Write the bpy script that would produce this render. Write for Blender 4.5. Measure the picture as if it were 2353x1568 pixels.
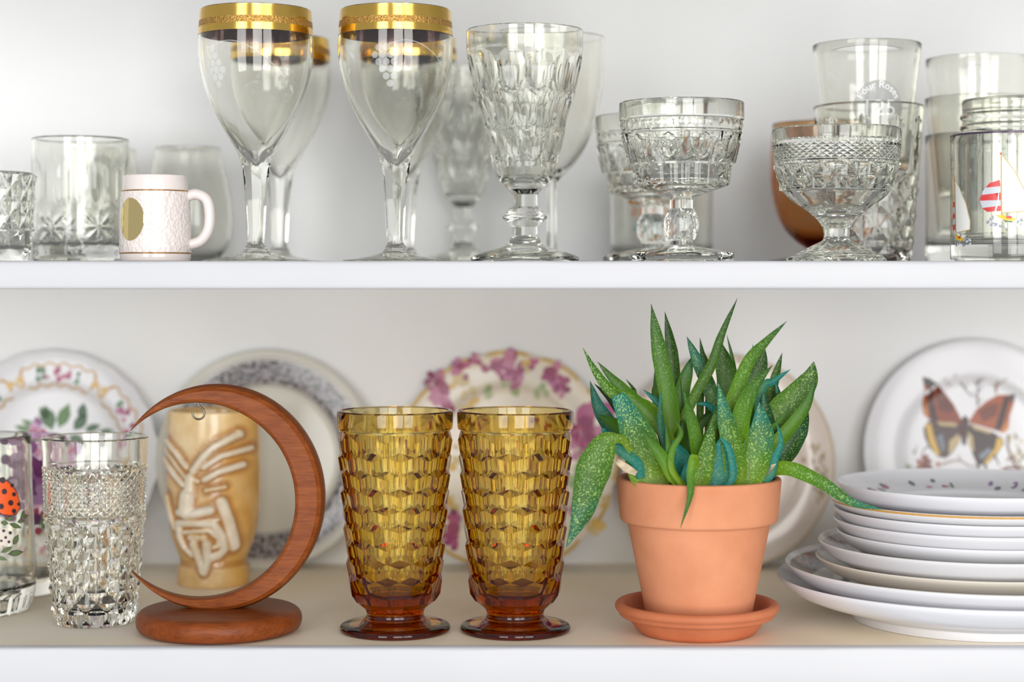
import bpy, bmesh, math, random
import numpy as np
from mathutils import Vector, Matrix
from mathutils.geometry import delaunay_2d_cdt

random.seed(7)
RNG = np.random.default_rng(7)
scene = bpy.context.scene
C = scene.collection
for o in list(bpy.data.objects):
    bpy.data.objects.remove(o)

# ------------------------------------------------------------------ camera
FPX = 4200.0          # focal length in pixels of the 2353 x 1568 frame
HOR = 640.0           # picture row of the eye level
CX = 1176.5
CAM = 1.10            # distance of the camera from the front edge of the shelves
EYE = 0.2226          # eye height above the lower shelf
cam_d = bpy.data.cameras.new('camera')
cam_d.sensor_width = 36.0
cam_d.sensor_fit = 'HORIZONTAL'
cam_d.lens = 36.0 * FPX / 2353.0
cam_d.shift_y = -(784.0 - HOR) / 2353.0
cam_d.clip_start = 0.02
cam_d.dof.use_dof = True
cam_d.dof.focus_distance = 1.145
cam_d.dof.aperture_fstop = 3.5
cam = bpy.data.objects.new('camera', cam_d)
cam.location = (0, -CAM, EYE)
cam.rotation_euler = (math.pi / 2, 0, 0)
C.objects.link(cam)
scene.camera = cam

# ------------------------------------------------------------------ light
world = bpy.data.worlds.new('room_light')
scene.world = world
world.use_nodes = True
bg = world.node_tree.nodes['Background']
bg.inputs[0].default_value = (0.93, 0.95, 1.0, 1)
bg.inputs[1].default_value = 0.54

def window_light(x, y, z, w, h, power, col, target):
    l = bpy.data.lights.new('window_light', 'AREA')
    l.shape = 'RECTANGLE'
    l.size = w
    l.size_y = h
    l.energy = power
    l.color = col
    o = bpy.data.objects.new('window_light', l)
    o.location = (x, y, z)
    d = Vector(target) - Vector((x, y, z))
    o.rotation_euler = d.to_track_quat('-Z', 'Y').to_euler()
    C.objects.link(o)

# a window of two tall sashes behind the camera, and a second window further left
window_light(0.42, -2.9, 0.33, 0.95, 2.1, 48, (1.0, 0.99, 0.975), (0.05, 0, 0.18))
window_light(1.50, -2.7, 0.33, 0.95, 2.1, 40, (1.0, 0.99, 0.975), (0.05, 0, 0.18))
window_light(-1.25, -2.8, 0.33, 0.95, 2.1, 40, (0.97, 0.985, 1.0), (0, 0, 0.18))

scene.view_settings.view_transform = 'Standard'
scene.view_settings.look = 'None'
scene.view_settings.gamma = 1.0
scene.view_settings.use_curve_mapping = False
scene.view_settings.exposure = -0.20
cy = scene.cycles
cy.max_bounces = 16
cy.transmission_bounces = 16
cy.glossy_bounces = 8
cy.diffuse_bounces = 5
cy.transparent_max_bounces = 16
cy.caustics_reflective = True
cy.caustics_refractive = True
cy.blur_glossy = 0.6
cy.sample_clamp_indirect = 9.0
cy.use_adaptive_sampling = True
cy.adaptive_threshold = 0.03
cy.use_denoising = True
cy.denoiser = 'OPENIMAGEDENOISE'

# ------------------------------------------------------------------ helpers
def lin(c):
    c = c / 255.0
    return c / 12.92 if c <= 0.04045 else ((c + 0.055) / 1.055) ** 2.4

def rgb(r, g, b):
    return (lin(r), lin(g), lin(b), 1.0)

def P(px, py, D):
    """the point that a picture position shows at distance D from the camera"""
    return Vector(((px - CX) / FPX * D, D - CAM, EYE - (py - HOR) / FPX * D))

def XD(px, D):
    return (px - CX) / FPX * D

def new_mat(name):
    m = bpy.data.materials.new(name)
    m.use_nodes = True
    return m, m.node_tree, m.node_tree.nodes['Principled BSDF']

def N(nt, typ, **kw):
    n = nt.nodes.new(typ)
    for k, v in kw.items():
        setattr(n, k, v)
    return n

def simple(name, col, rough=0.5, metal=0.0, coat=0.0, spec=0.5):
    m, nt, b = new_mat(name)
    b.inputs['Base Color'].default_value = col
    b.inputs['Roughness'].default_value = rough
    b.inputs['Metallic'].default_value = metal
    b.inputs['Coat Weight'].default_value = coat
    b.inputs['Specular IOR Level'].default_value = spec
    return m

def noise_mat(name, c1, c2, scale, rough=0.5, detail=4, bump=0.0, bscale=None, stretch=(1, 1, 1), lo=0.35, hi=0.65, coat=0.0):
    m, nt, b = new_mat(name)
    tc = N(nt, 'ShaderNodeTexCoord')
    mp = N(nt, 'ShaderNodeMapping')
    mp.inputs['Scale'].default_value = stretch
    nt.links.new(tc.outputs['Object'], mp.inputs[0])
    no = N(nt, 'ShaderNodeTexNoise')
    no.inputs['Scale'].default_value = scale
    no.inputs['Detail'].default_value = detail
    nt.links.new(mp.outputs[0], no.inputs['Vector'])
    r = N(nt, 'ShaderNodeValToRGB')
    r.color_ramp.elements[0].position = lo
    r.color_ramp.elements[0].color = c1
    r.color_ramp.elements[1].position = hi
    r.color_ramp.elements[1].color = c2
    nt.links.new(no.outputs['Fac'], r.inputs[0])
    nt.links.new(r.outputs[0], b.inputs['Base Color'])
    b.inputs['Roughness'].default_value = rough
    b.inputs['Coat Weight'].default_value = coat
    if bump:
        n2 = N(nt, 'ShaderNodeTexNoise')
        n2.inputs['Scale'].default_value = bscale or scale
        n2.inputs['Detail'].default_value = 3
        nt.links.new(mp.outputs[0], n2.inputs['Vector'])
        bu = N(nt, 'ShaderNodeBump')
        bu.inputs['Strength'].default_value = bump
        bu.inputs['Distance'].default_value = 0.001
        nt.links.new(n2.outputs['Fac'], bu.inputs['Height'])
        nt.links.new(bu.outputs[0], b.inputs['Normal'])
    return m

def glass(name, col=(0.985, 0.995, 0.985, 1), ior=1.5, rough=0.0):
    m = bpy.data.materials.new(name)
    m.use_nodes = True
    nt = m.node_tree
    nt.nodes.remove(nt.nodes['Principled BSDF'])
    g = N(nt, 'ShaderNodeBsdfGlass')
    g.inputs['Color'].default_value = col
    g.inputs['IOR'].default_value = ior
    g.inputs['Roughness'].default_value = rough
    nt.links.new(g.outputs[0], nt.nodes['Material Output'].inputs['Surface'])
    return m

def glass_volume(name, col, density, ior=1.5):
    m = glass(name, (1, 1, 1, 1), ior)
    nt = m.node_tree
    v = N(nt, 'ShaderNodeVolumeAbsorption')
    v.inputs['Color'].default_value = col
    v.inputs['Density'].default_value = density
    nt.links.new(v.outputs[0], nt.nodes['Material Output'].inputs['Volume'])
    return m

def print_mat(name, rough=0.35):
    """flat print: the colour of each printed shape is stored with it"""
    m, nt, b = new_mat(name)
    a = N(nt, 'ShaderNodeAttribute')
    a.attribute_name = 'ink'
    nt.links.new(a.outputs['Color'], b.inputs['Base Color'])
    b.inputs['Roughness'].default_value = rough
    return m

def frost_mat(name, alpha, col=(0.85, 0.86, 0.85, 1)):
    m = bpy.data.materials.new(name)
    m.use_nodes = True
    nt = m.node_tree
    nt.nodes.remove(nt.nodes['Principled BSDF'])
    t = N(nt, 'ShaderNodeBsdfTransparent')
    d = N(nt, 'ShaderNodeBsdfDiffuse')
    d.inputs[0].default_value = col
    x = N(nt, 'ShaderNodeMixShader')
    x.inputs[0].default_value = alpha
    nt.links.new(t.outputs[0], x.inputs[1])
    nt.links.new(d.outputs[0], x.inputs[2])
    nt.links.new(x.outputs[0], nt.nodes['Material Output'].inputs['Surface'])
    return m

def tag(o, label, cat, group=None, kind=None):
    o['label'] = label
    o['category'] = cat
    if group:
        o['group'] = group
    if kind:
        o['kind'] = kind
    return o

def thing(name, label, cat, loc=(0, 0, 0), group=None):
    o = bpy.data.objects.new(name, None)
    o.empty_display_size = 0.02
    C.objects.link(o)
    o.location = loc
    return tag(o, label, cat, group)

def obj(name, verts, faces, mat, parent=None, sharp=32, smooth=True, fix=False, loc=None):
    me = bpy.data.meshes.new(name)
    me.from_pydata([tuple(v) for v in verts], [], [tuple(f) for f in faces])
    if fix:
        bm = bmesh.new()
        bm.from_mesh(me)
        bmesh.ops.remove_doubles(bm, verts=bm.verts, dist=1e-7)
        bmesh.ops.recalc_face_normals(bm, faces=bm.faces)
        bm.to_mesh(me)
        bm.free()
    me.update()
    if smooth:
        me.polygons.foreach_set('use_smooth', [True] * len(me.polygons))
        if sharp:
            me.set_sharp_from_angle(angle=math.radians(sharp))
    if mat:
        me.materials.append(mat)
    o = bpy.data.objects.new(name, me)
    C.objects.link(o)
    if parent:
        o.parent = parent
    if loc:
        o.location = loc
    return o

def box(name, x0, x1, y0, y1, z0, z1, mat, parent=None, bevel=0.0):
    bm = bmesh.new()
    v = [bm.verts.new((x, y, z)) for x in (x0, x1) for y in (y0, y1) for z in (z0, z1)]
    for f in ((0, 1, 3, 2), (4, 6, 7, 5), (0, 4, 5, 1), (2, 3, 7, 6), (0, 2, 6, 4), (1, 5, 7, 3)):
        bm.faces.new([v[i] for i in f])
    if bevel:
        bmesh.ops.bevel(bm, geom=bm.edges[:], offset=bevel, segments=3, profile=0.6, affect='EDGES')
    bmesh.ops.recalc_face_normals(bm, faces=bm.faces)
    me = bpy.data.meshes.new(name)
    bm.to_mesh(me)
    bm.free()
    me.polygons.foreach_set('use_smooth', [True] * len(me.polygons))
    me.set_sharp_from_angle(angle=math.radians(40))
    me.materials.append(mat)
    o = bpy.data.objects.new(name, me)
    C.objects.link(o)
    if parent:
        o.parent = parent
    return o

def sm(pts, k=6):
    """a smooth curve through the points"""
    p = [np.array(q, float) for q in pts]
    p = [2 * p[0] - p[1]] + p + [2 * p[-1] - p[-2]]
    out = []
    for i in range(1, len(p) - 2):
        for s in range(k):
            t = s / k
            a, b, c, d = p[i - 1], p[i], p[i + 1], p[i + 2]
            out.append(tuple(0.5 * (2 * b + (c - a) * t + (2 * a - 5 * b + 4 * c - d) * t * t + (3 * b - a - 3 * c + d) * t ** 3)))
    out.append(tuple(p[-2]))
    return out

def lathe(sections, n=72, pat=None, th0=0.0):
    """sections: [(part name, [(r, z) ...] in mm)], one run of rings from the foot's centre over the rim to the inside's
    centre. pat(theta, z, r, name) reshapes a ring. Gives {name: (verts, faces)} in metres."""
    rings, names = [], []
    for nm, pts in sections:
        for q in pts:
            if rings and abs(rings[-1][0] - q[0]) < 1e-6 and abs(rings[-1][1] - q[1]) < 1e-6:
                continue
            rings.append((q[0], q[1]))
            names.append(nm)
    th = th0 + np.arange(n) * 2 * math.pi / n
    thm = th + math.pi / n
    R, M = [], []
    for (r, z), nm in zip(rings, names):
        R.append(np.full(n, r) if pat is None or r < 1e-6 else pat(th, z, r, nm) * np.ones(n))
    for j in range(len(rings) - 1):
        zz = 0.5 * (rings[j][1] + rings[j + 1][1])
        rr = 0.5 * (rings[j][0] + rings[j + 1][0])
        M.append(None if pat is None else pat(thm, zz, rr, names[j + 1]) * np.ones(n))
    res = {}
    for nm, _ in sections:
        if nm in res:
            continue
        vs, fs, idx = [], [], {}
        def vid(j, i):
            i %= n
            if rings[j][0] < 1e-6:
                i = 0
            key = (j, i)
            if key not in idx:
                idx[key] = len(vs)
                r = R[j][i] * 0.001
                # theta 0 faces the camera, growing to the right
                vs.append((r * math.sin(th[i]), -r * math.cos(th[i]), rings[j][1] * 0.001))
            return idx[key]
        for j in range(len(rings) - 1):
            if names[j + 1] != nm:
                continue
            p0, p1 = rings[j][0] < 1e-6, rings[j + 1][0] < 1e-6
            if p0 and p1:
                continue
            for i in range(n):
                a, b, c, d = vid(j, i), vid(j, i + 1), vid(j + 1, i + 1), vid(j + 1, i)
                if p0:
                    fs.append((a, c, d))
                elif p1:
                    fs.append((a, b, c))
                elif M[j] is None:
                    fs.append((a, b, c, d))
                else:
                    i2 = (i + 1) % n
                    e1 = abs((R[j][i] + R[j + 1][i2]) / 2 - M[j][i])
                    e2 = abs((R[j][i2] + R[j + 1][i]) / 2 - M[j][i])
                    if abs(e1 - e2) < 1e-5:
                        fs.append((a, b, c, d))
                    elif e1 < e2:
                        fs.append((a, b, c)); fs.append((a, c, d))
                    else:
                        fs.append((a, b, d)); fs.append((b, c, d))
        res[nm] = (vs, fs)
    return res

def cup(outer, t, zin, name='body', k=10, rim=0.7, rround=4.0):
    """outer: (r, z) rising to the rim; adds a rounded rim, an inside at wall thickness t and an inside bottom at zin"""
    rs = [q[0] for q in outer]
    zs = [q[1] for q in outer]
    zt = zs[-1]
    zz = np.array(zs)
    order = np.argsort(zz, kind='stable')
    zr, rr = zz[order], np.array(rs)[order]
    ro = lambda z: float(np.interp(z, zr, rr))
    tt = t if callable(t) else (lambda z: t)
    pts = [(0, outer[0][1])] + list(outer[:-1])
    r1 = outer[-1][0]
    tr = tt(zt)
    for a in (0, 45, 90, 135, 180):
        c, s = math.cos(math.radians(a)), math.sin(math.radians(a))
        pts.append((r1 - tr / 2 + c * tr / 2, zt - tr / 2 + s * tr / 2 + (0 if a else 0)))
    for i in range(1, k + 1):
        z = zt - tr / 2 + (zin + rround - zt + tr / 2) * i / k
        pts.append((ro(z) - tt(z), z))
    rb = ro(zin + rround) - tt(zin + rround)
    for a in (30, 60, 90):
        c, s = math.cos(math.radians(a)), math.sin(math.radians(a))
        pts.append((rb - rround + c * rround, zin + rround - s * rround))
    pts.append((rb * 0.4, zin))
    pts.append((0, zin))
    return pts

def dense(pts, step):
    out = []
    for a, b in zip(pts[:-1], pts[1:]):
        m = max(1, int(round(math.hypot(a[0] - b[0], a[1] - b[1]) / step)))
        for i in range(m):
            out.append((a[0] + (b[0] - a[0]) * i / m, a[1] + (b[1] - a[1]) * i / m))
    out.append(pts[-1])
    return out

def pyr(th, z, nn, z0, z1, rows):
    """height 0..1 of a field of four-sided points, nn round the glass"""
    a = th * nn / math.pi
    b = (z - z0) / (z1 - z0) * 2 * rows
    s, t = a + b, a - b
    return 1 - np.maximum(np.abs(np.mod(s, 2) - 1), np.abs(np.mod(t, 2) - 1))

def poly_r(th, k, ph=0.0):
    w = 2 * math.pi / k
    return math.cos(w / 2) / np.cos(np.mod(th + ph, w) - w / 2)

def one(name, secs, mat, label, cat, loc, group=None, n=72, pat=None, sharp=32, rot=0.0, th0=0.0):
    """a thing of one mesh"""
    v, f = lathe(secs, n, pat, th0)[secs[0][0]]
    o = obj(name, v, f, mat, sharp=sharp)
    o.location = loc
    o.rotation_euler[2] = rot
    return tag(o, label, cat, group)

def many(name, secs, mat, label, cat, loc, group=None, n=72, pat=None, sharp=32, rot=0.0):
    root = thing(name, label, cat, loc, group)
    root.rotation_euler[2] = rot
    for nm, (v, f) in lathe(secs, n, pat).items():
        obj(nm, v, f, mat, root, sharp=sharp)
    return root

def copy_tree(o, parent=None):
    c = o.copy()
    C.objects.link(c)
    c.parent = parent
    for ch in list(o.children):
        copy_tree(ch, c)
    return c

# ---- flat print laid on a surface
def decal(name, polys, mapf, mat, parent, grid=0.003, lift=0.00012):
    """polys: (points in metres, colour, layer)"""
    V, F, K = [], [], []
    for pts, col, lay in polys:
        n = len(pts)
        p = [Vector(q) for q in pts]
        xs = [q[0] for q in pts]
        ys = [q[1] for q in pts]
        if (max(xs) - min(xs)) > grid or (max(ys) - min(ys)) > grid:
            # finer outline and inner points so that the print follows the curve
            q2 = []
            for i in range(n):
                a, b = p[i], p[(i + 1) % n]
                m = max(1, int((b - a).length / grid))
                for s in range(m):
                    q2.append(a + (b - a) * (s / m))
            ins = []
            x = min(xs) + grid / 2
            while x < max(xs):
                y = min(ys) + grid / 2
                while y < max(ys):
                    ins.append(Vector((x, y)))
                    y += grid
                x += grid
        else:
            q2, ins = p, []
        try:
            r = delaunay_2d_cdt(q2 + ins, [], [list(range(len(q2)))], 1, 1e-7)
        except Exception:
            continue
        base = len(V)
        for q in r[0]:
            V.append(mapf(q[0], q[1], lift * (1 + lay)))
            K.append(col)
        for f in r[2]:
            F.append([base + i for i in f])
    me = bpy.data.meshes.new(name)
    me.from_pydata([tuple(v) for v in V], [], F)
    me.update()
    at = me.color_attributes.new('ink', 'FLOAT_COLOR', 'POINT')
    at.data.foreach_set('color', [c for k in K for c in k])
    me.polygons.foreach_set('use_smooth', [True] * len(me.polygons))
    me.materials.append(mat)
    o = bpy.data.objects.new(name, me)
    C.objects.link(o)
    o.parent = parent
    return o

def ell(cx, cy, rx, ry, n=14, rot=0.0, wob=0.0):
    out = []
    for i in range(n):
        a = 2 * math.pi * i / n
        w = 1 + (random.uniform(-wob, wob) if wob else 0)
        x, y = rx * w * math.cos(a), ry * w * math.sin(a)
        out.append((cx + x * math.cos(rot) - y * math.sin(rot), cy + x * math.sin(rot) + y * math.cos(rot)))
    return out

def stroke(pts, w0, w1=None):
    """a drawn line as one outline"""
    w1 = w0 if w1 is None else w1
    L, Rr = [], []
    n = len(pts)
    for i, p in enumerate(pts):
        a = pts[max(0, i - 1)]
        b = pts[min(n - 1, i + 1)]
        dx, dy = b[0] - a[0], b[1] - a[1]
        l = math.hypot(dx, dy) or 1
        w = (w0 + (w1 - w0) * i / (n - 1)) / 2
        L.append((p[0] - dy / l * w, p[1] + dx / l * w))
        Rr.append((p[0] + dy / l * w, p[1] - dx / l * w))
    return L + Rr[::-1]

def ring_strokes(f, w, col, lay=0, n=160, arcs=8):
    out = []
    for k in range(arcs):
        m = n // arcs
        out.append((stroke([f(2 * math.pi * (k + i / m) / arcs) for i in range(m + 1)], w), col, lay))
    return out

def leafp(x, y, l, w, a):
    """a small printed leaf"""
    pts = [(0, 0), (0.3, 0.42), (0.6, 0.45), (1, 0), (0.6, -0.45), (0.3, -0.42)]
    c, s = math.cos(a), math.sin(a)
    return [(x + (u * l) * c - v * w * s, y + (u * l) * s + v * w * c) for u, v in pts]

def cyl_map(Rf, th0=0.0):
    def f(u, v, lift):
        R = Rf(v) + lift
        t = th0 + u / Rf(v)
        return (R * math.sin(t), -R * math.cos(t), v)
    return f

def on_skin(px, py, X, D, R, z0=0.0):
    """arc length and height on a glass of radius R (number or function of height) that stands at X, D"""
    al, ph = math.atan((px - CX) / FPX), math.atan2(X, D)
    d = math.hypot(X, D) * math.sin(al - ph)
    z = 0.05
    for _ in range(3):
        r = R(z) if callable(R) else R
        t = math.asin(max(-.999, min(.999, d / r))) - ph
        z = EYE - (py - HOR) / FPX * (D - r * math.cos(t)) - z0
    return (r * t, z)

def tube(name, pts, rad, mat, parent=None, seg=10, loc=None, closed_ends=True):
    p = [Vector(q) for q in pts]
    V, F = [], []
    up = Vector((0, 1, 0))
    for i, q in enumerate(p):
        t = (p[min(i + 1, len(p) - 1)] - p[max(i - 1, 0)]).normalized()
        a = t.cross(up)
        if a.length < 1e-4:
            a = t.cross(Vector((1, 0, 0)))
        a.normalize()
        b = t.cross(a).normalized()
        r = rad(i / (len(p) - 1)) if callable(rad) else rad
        for s in range(seg):
            w = 2 * math.pi * s / seg
            ra, rb = (r if isinstance(r, tuple) else (r, r))
            V.append(q + a * math.cos(w) * ra + b * math.sin(w) * rb)
    for i in range(len(p) - 1):
        for s in range(seg):
            F.append((i * seg + s, i * seg + (s + 1) % seg, (i + 1) * seg + (s + 1) % seg, (i + 1) * seg + s))
    F.append(list(range(seg))[::-1])
    F.append([(len(p) - 1) * seg + s for s in range(seg)])
    return obj(name, V, F, mat, parent, sharp=50, fix=True, loc=loc)

# ------------------------------------------------------------------ materials
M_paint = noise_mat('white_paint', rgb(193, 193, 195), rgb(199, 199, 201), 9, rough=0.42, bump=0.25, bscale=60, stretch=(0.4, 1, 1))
M_wall = noise_mat('wall_paint', rgb(237, 237, 236), rgb(242, 242, 241), 5, rough=0.6, bump=0.15, bscale=40)
M_deck = noise_mat('old_cream_paint', rgb(248, 234, 204), rgb(252, 243, 225), 6, rough=0.5, bump=0.15, bscale=50, stretch=(0.5, 1.5, 1), detail=6)
G_clear = glass('clear_glass', (0.998, 1.0, 0.982, 1))
G_thin = glass('thin_glass', (1.0, 1.0, 0.982, 1), 1.46)
G_amber = glass_volume('amber_glass', (0.92, 0.768, 0.005, 1), 285)
G_honey = glass_volume('honey_glass', (0.85, 0.52, 0.05, 1), 420)
M_gold = simple('gold_leaf', rgb(234, 192, 96), 0.16, 1.0)
M_goldrough = noise_mat('etched_gold', rgb(150, 110, 50), rgb(214, 170, 92), 900, rough=0.45, bump=0.6)
M_goldrough.node_tree.nodes['Principled BSDF'].inputs['Metallic'].default_value = 0.8
M_goldback = simple('gold_underside', rgb(112, 90, 92), 0.12, 0.85)
M_porc = simple('white_porcelain', rgb(226, 226, 229), 0.2, 0, 0.0)
M_cream = simple('cream_porcelain', rgb(228, 220, 206), 0.2, 0, 0.0)
M_print = print_mat('printed_ink', 0.3)
M_terra = noise_mat('terracotta', rgb(204, 132, 92), rgb(216, 145, 105), 28, rough=0.8, bump=0.12, bscale=260, detail=6)
M_terra2 = noise_mat('dark_terracotta', rgb(184, 102, 62), rgb(198, 116, 76), 32, rough=0.65, bump=0.12, bscale=260, detail=6)
M_soil = noise_mat('potting_soil', rgb(30, 24, 20), rgb(62, 48, 36), 220, rough=0.95, bump=1.0, bscale=300)

# ================================================================== SETTING
ZS = EYE + 0.0105      # top of the upper shelf
DEP = 0.327            # depth of the shelves
WX = 0.62
def struct(o):
    o['kind'] = 'structure'
    return o
struct(box('wall_back', -WX - 0.02, WX + 0.02, DEP, DEP + 0.02, -0.03, 0.469, M_wall))
struct(box('wall_left', -WX - 0.02, -WX, -0.001, DEP, -0.03, 0.469, M_wall))
struct(box('wall_right', WX, WX + 0.02, -0.001, DEP, -0.03, 0.469, M_wall))
struct(box('ceiling', -WX, WX, 0, DEP, 0.452, 0.469, M_wall))

def shelf(name, z1, t, label, top):
    o = thing(name, label, 'shelf', (0, 0, z1 - t))
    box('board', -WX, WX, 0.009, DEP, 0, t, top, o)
    # hand-painted nosing with a softly uneven edge
    nx, sec = 90, []
    prof = [(0.009, 0.0), (0.0012, 0.0), (0.0003, 0.0009), (0, 0.002), (0, t * 0.5), (0, t - 0.002), (0.0003, t - 0.0009), (0.0012, t), (0.009, t)]
    V, F = [], []
    for i in range(nx + 1):
        x = -WX + 2 * WX * i / nx
        w = 0.00022 * math.sin(x * 37 + z1 * 90) + 0.0002 * math.sin(x * 91 + 1)
        for (y, z) in prof:
            V.append((x, y + (w if y < 0.004 else 0), z + (w if z > t * 0.7 and y < 0.0005 else 0)))
    m = len(prof)
    for i in range(nx):
        for j in range(m - 1):
            F.append((i * m + j, (i + 1) * m + j, (i + 1) * m + j + 1, i * m + j + 1))
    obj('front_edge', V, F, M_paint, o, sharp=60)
    return o
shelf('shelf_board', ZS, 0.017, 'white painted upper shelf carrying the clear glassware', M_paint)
shelf('shelf_board', 0.0, 0.030, 'cream-topped white lower shelf under the amber tumblers and plant pot', M_deck)

# ================================================================== LOWER SHELF
# ------------------------------------------------------------ amber tumblers
def amber_tumbler():
    NC, ROWS = 12, 9
    n = 2 * NC
    ztop, zbot = 126.0, 25.0
    pitch = (ztop - zbot) / (ROWS + 0.15)
    Rk = lambda k: 35.2 - (35.2 - 28.6) * min(1, max(0, k) / (ROWS - 1)) ** 1.15
    d = 1.4
    V, F = [], []
    def ring(fn):
        s = len(V)
        for i in range(n):
            t = 2 * math.pi * i / n
            r, z = fn(i)
            V.append((r * math.sin(t) * .001, -r * math.cos(t) * .001, z * .001))
        return s
    def quad(a, b, i, up=None):
        j = (i + 1) % n
        F.append((a + i, a + j, b + j, b + i))
    # cubes: ridges of row k stand at even columns when k is even, odd ones otherwise
    idx = {}
    def vert(key, i, r, z):
        key = (key, i % n)
        if key not in idx:
            t = 2 * math.pi * (i % n) / n
            idx[key] = len(V)
            V.append((r * math.sin(t) * .001, -r * math.cos(t) * .001, z * .001))
        return idx[key]
    slope = pitch * 0.24
    ztF = lambda k: ztop - k * pitch - slope           # ridge top of row k
    for k in range(ROWS):
        R = Rk(k)
        for c in range(NC):
            i = 2 * c + (k % 2)
            zf = ztF(k)
            T = vert(('T', k), i, (Rk(k - 1) + Rk(k)) / 2 - d, zf + slope * 1.0) if k else vert('top', i, R - 0.2, ztop + 0.6)
            L = vert(('B', k - 1), i - 1, (Rk(k - 1) + Rk(k)) / 2 + d * .15, ztF(k - 1) - pitch * 1.0) if k else vert('top', i - 1, R - 0.2, ztop - 0.4)
            Rr = vert(('B', k - 1), i + 1, (Rk(k - 1) + Rk(k)) / 2 + d * .15, ztF(k - 1) - pitch * 1.0) if k else vert('top', i + 1, R - 0.2, ztop - 0.4)
            Fv = vert(('F', k), i, R + d, zf - slope * 1.0)
            Bv = vert(('B', k), i, (Rk(k) + Rk(k + 1)) / 2 + d * .15, zf - pitch * 1.0)
            zl = ztF(k + 1) + slope * 1.0
            Ll = vert(('T', k + 1), i - 1, (Rk(k) + Rk(k + 1)) / 2 - d, zl)
            Lr = vert(('T', k + 1), i + 1, (Rk(k) + Rk(k + 1)) / 2 - d, zl)
            F += [(T, L, Fv), (T, Fv, Rr)]
            F += [(L, Ll, Bv, Fv), (Fv, Bv, Lr, Rr)]
    # the ring under the last row
    k = ROWS
    last = []
    for i in range(n):
        last.append(idx[(('B', k - 1), i)] if (('B', k - 1), i) in idx else idx[(('T', k), i)])
    zb = ztF(k - 1) - pitch
    def band(prev, fn):
        cur = []
        for i in range(n):
            t = 2 * math.pi * i / n
            r, z = fn(i)
            cur.append(len(V))
            V.append((r * math.sin(t) * .001, -r * math.cos(t) * .001, z * .001))
        for i in range(n):
            j = (i + 1) % n
            F.append((prev[i], cur[i], cur[j], prev[j]))
        return cur
    a = band(last, lambda i: (25.6 if i % 2 == 0 else 24.9, zb - 4.6))
    a = band(a, lambda i: (21.6 if i % 2 == 0 else 21.0, 16.2))
    # round foot: finer ring count, joined by triangles
    nf = 72
    def fine(prev, prof):
        m = nf // len(prev)
        start = len(V)
        first = None
        pr = None
        for (r, z) in prof:
            cur = []
            for i in range(nf):
                t = 2 * math.pi * i / nf
                cur.append(len(V))
                V.append((r * math.sin(t) * .001, -r * math.cos(t) * .001, z * .001))
            if pr is None:
                for i in range(len(prev)):
                    for s in range(m):
                        F.append((prev[i], cur[(i * m + s) % nf], cur[(i * m + s + 1) % nf]))
                    F.append((prev[i], cur[((i + 1) * m) % nf], prev[(i + 1) % len(prev)]))
            else:
                for i in range(nf):
                    j = (i + 1) % nf
                    F.append((pr[i], cur[i], cur[j], pr[j]))
            pr = cur
        return pr
    foot = sm([(19.3, 14.6), (18.3, 12.5), (18.1, 10.5), (19.0, 8.6), (20.6, 7.4)], 3) + sm([(21.5, 7.0), (27, 5.9), (32.2, 4.9), (34.2, 3.9), (34.9, 2.4), (34.6, 0.8), (33.4, 0.0)], 3) + [(28, 0.0), (24, 0.9), (14, 1.6)]
    pr = fine(a, foot)
    c = len(V); V.append((0, 0, .0016))
    for i in range(nf):
        F.append((pr[i], c, pr[(i + 1) % nf]))
    # rim band and inside
    top = [idx[('top', i)] for i in range(n)]
    rim = [(35.6, 127.2), (36.3, 127.9), (36.6, 129.2), (36.8, 133), (36.9, 137.2), (36.7, 138.6), (35.9, 139.4), (34.9, 139.4), (34.1, 138.6), (33.8, 137)]
    inn = [(31.6, 126), (30.6, 110), (29.4, 92), (27.9, 72), (26.1, 52), (24.2, 38), (22.4, 31), (20, 26.6), (15, 24.6), (8, 24)]
    rm = nf // n
    nv = len(F)
    pr = fine(top, rim + inn)
    # these faces run upwards: turn them
    F[nv:] = [tuple(reversed(f)) for f in F[nv:]]
    c = len(V); V.append((0, 0, .0239))
    for i in range(nf):
        F.append((pr[(i + 1) % nf], c, pr[i]))
    return V, F

vA, fA = amber_tumbler()
amb = obj('amber_tumbler', vA, fA, G_amber, sharp=24, fix=True)
amb.location = (XD(908, 1.1545), 1.1545 - CAM, 0.0)
tag(amb, 'footed amber glass tumbler with cube facets, the one beside the wooden moon', 'glass', 'amber tumblers')
amb2 = amb.copy()
C.objects.link(amb2)
amb2.location = (XD(1184, 1.1545), 1.1545 - CAM, 0.0)
amb2.rotation_euler[2] = math.radians(9)
amb.rotation_euler[2] = math.radians(-6)
tag(amb2, 'footed amber glass tumbler with cube facets, the one beside the plant pot', 'glass', 'amber tumblers')

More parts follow.
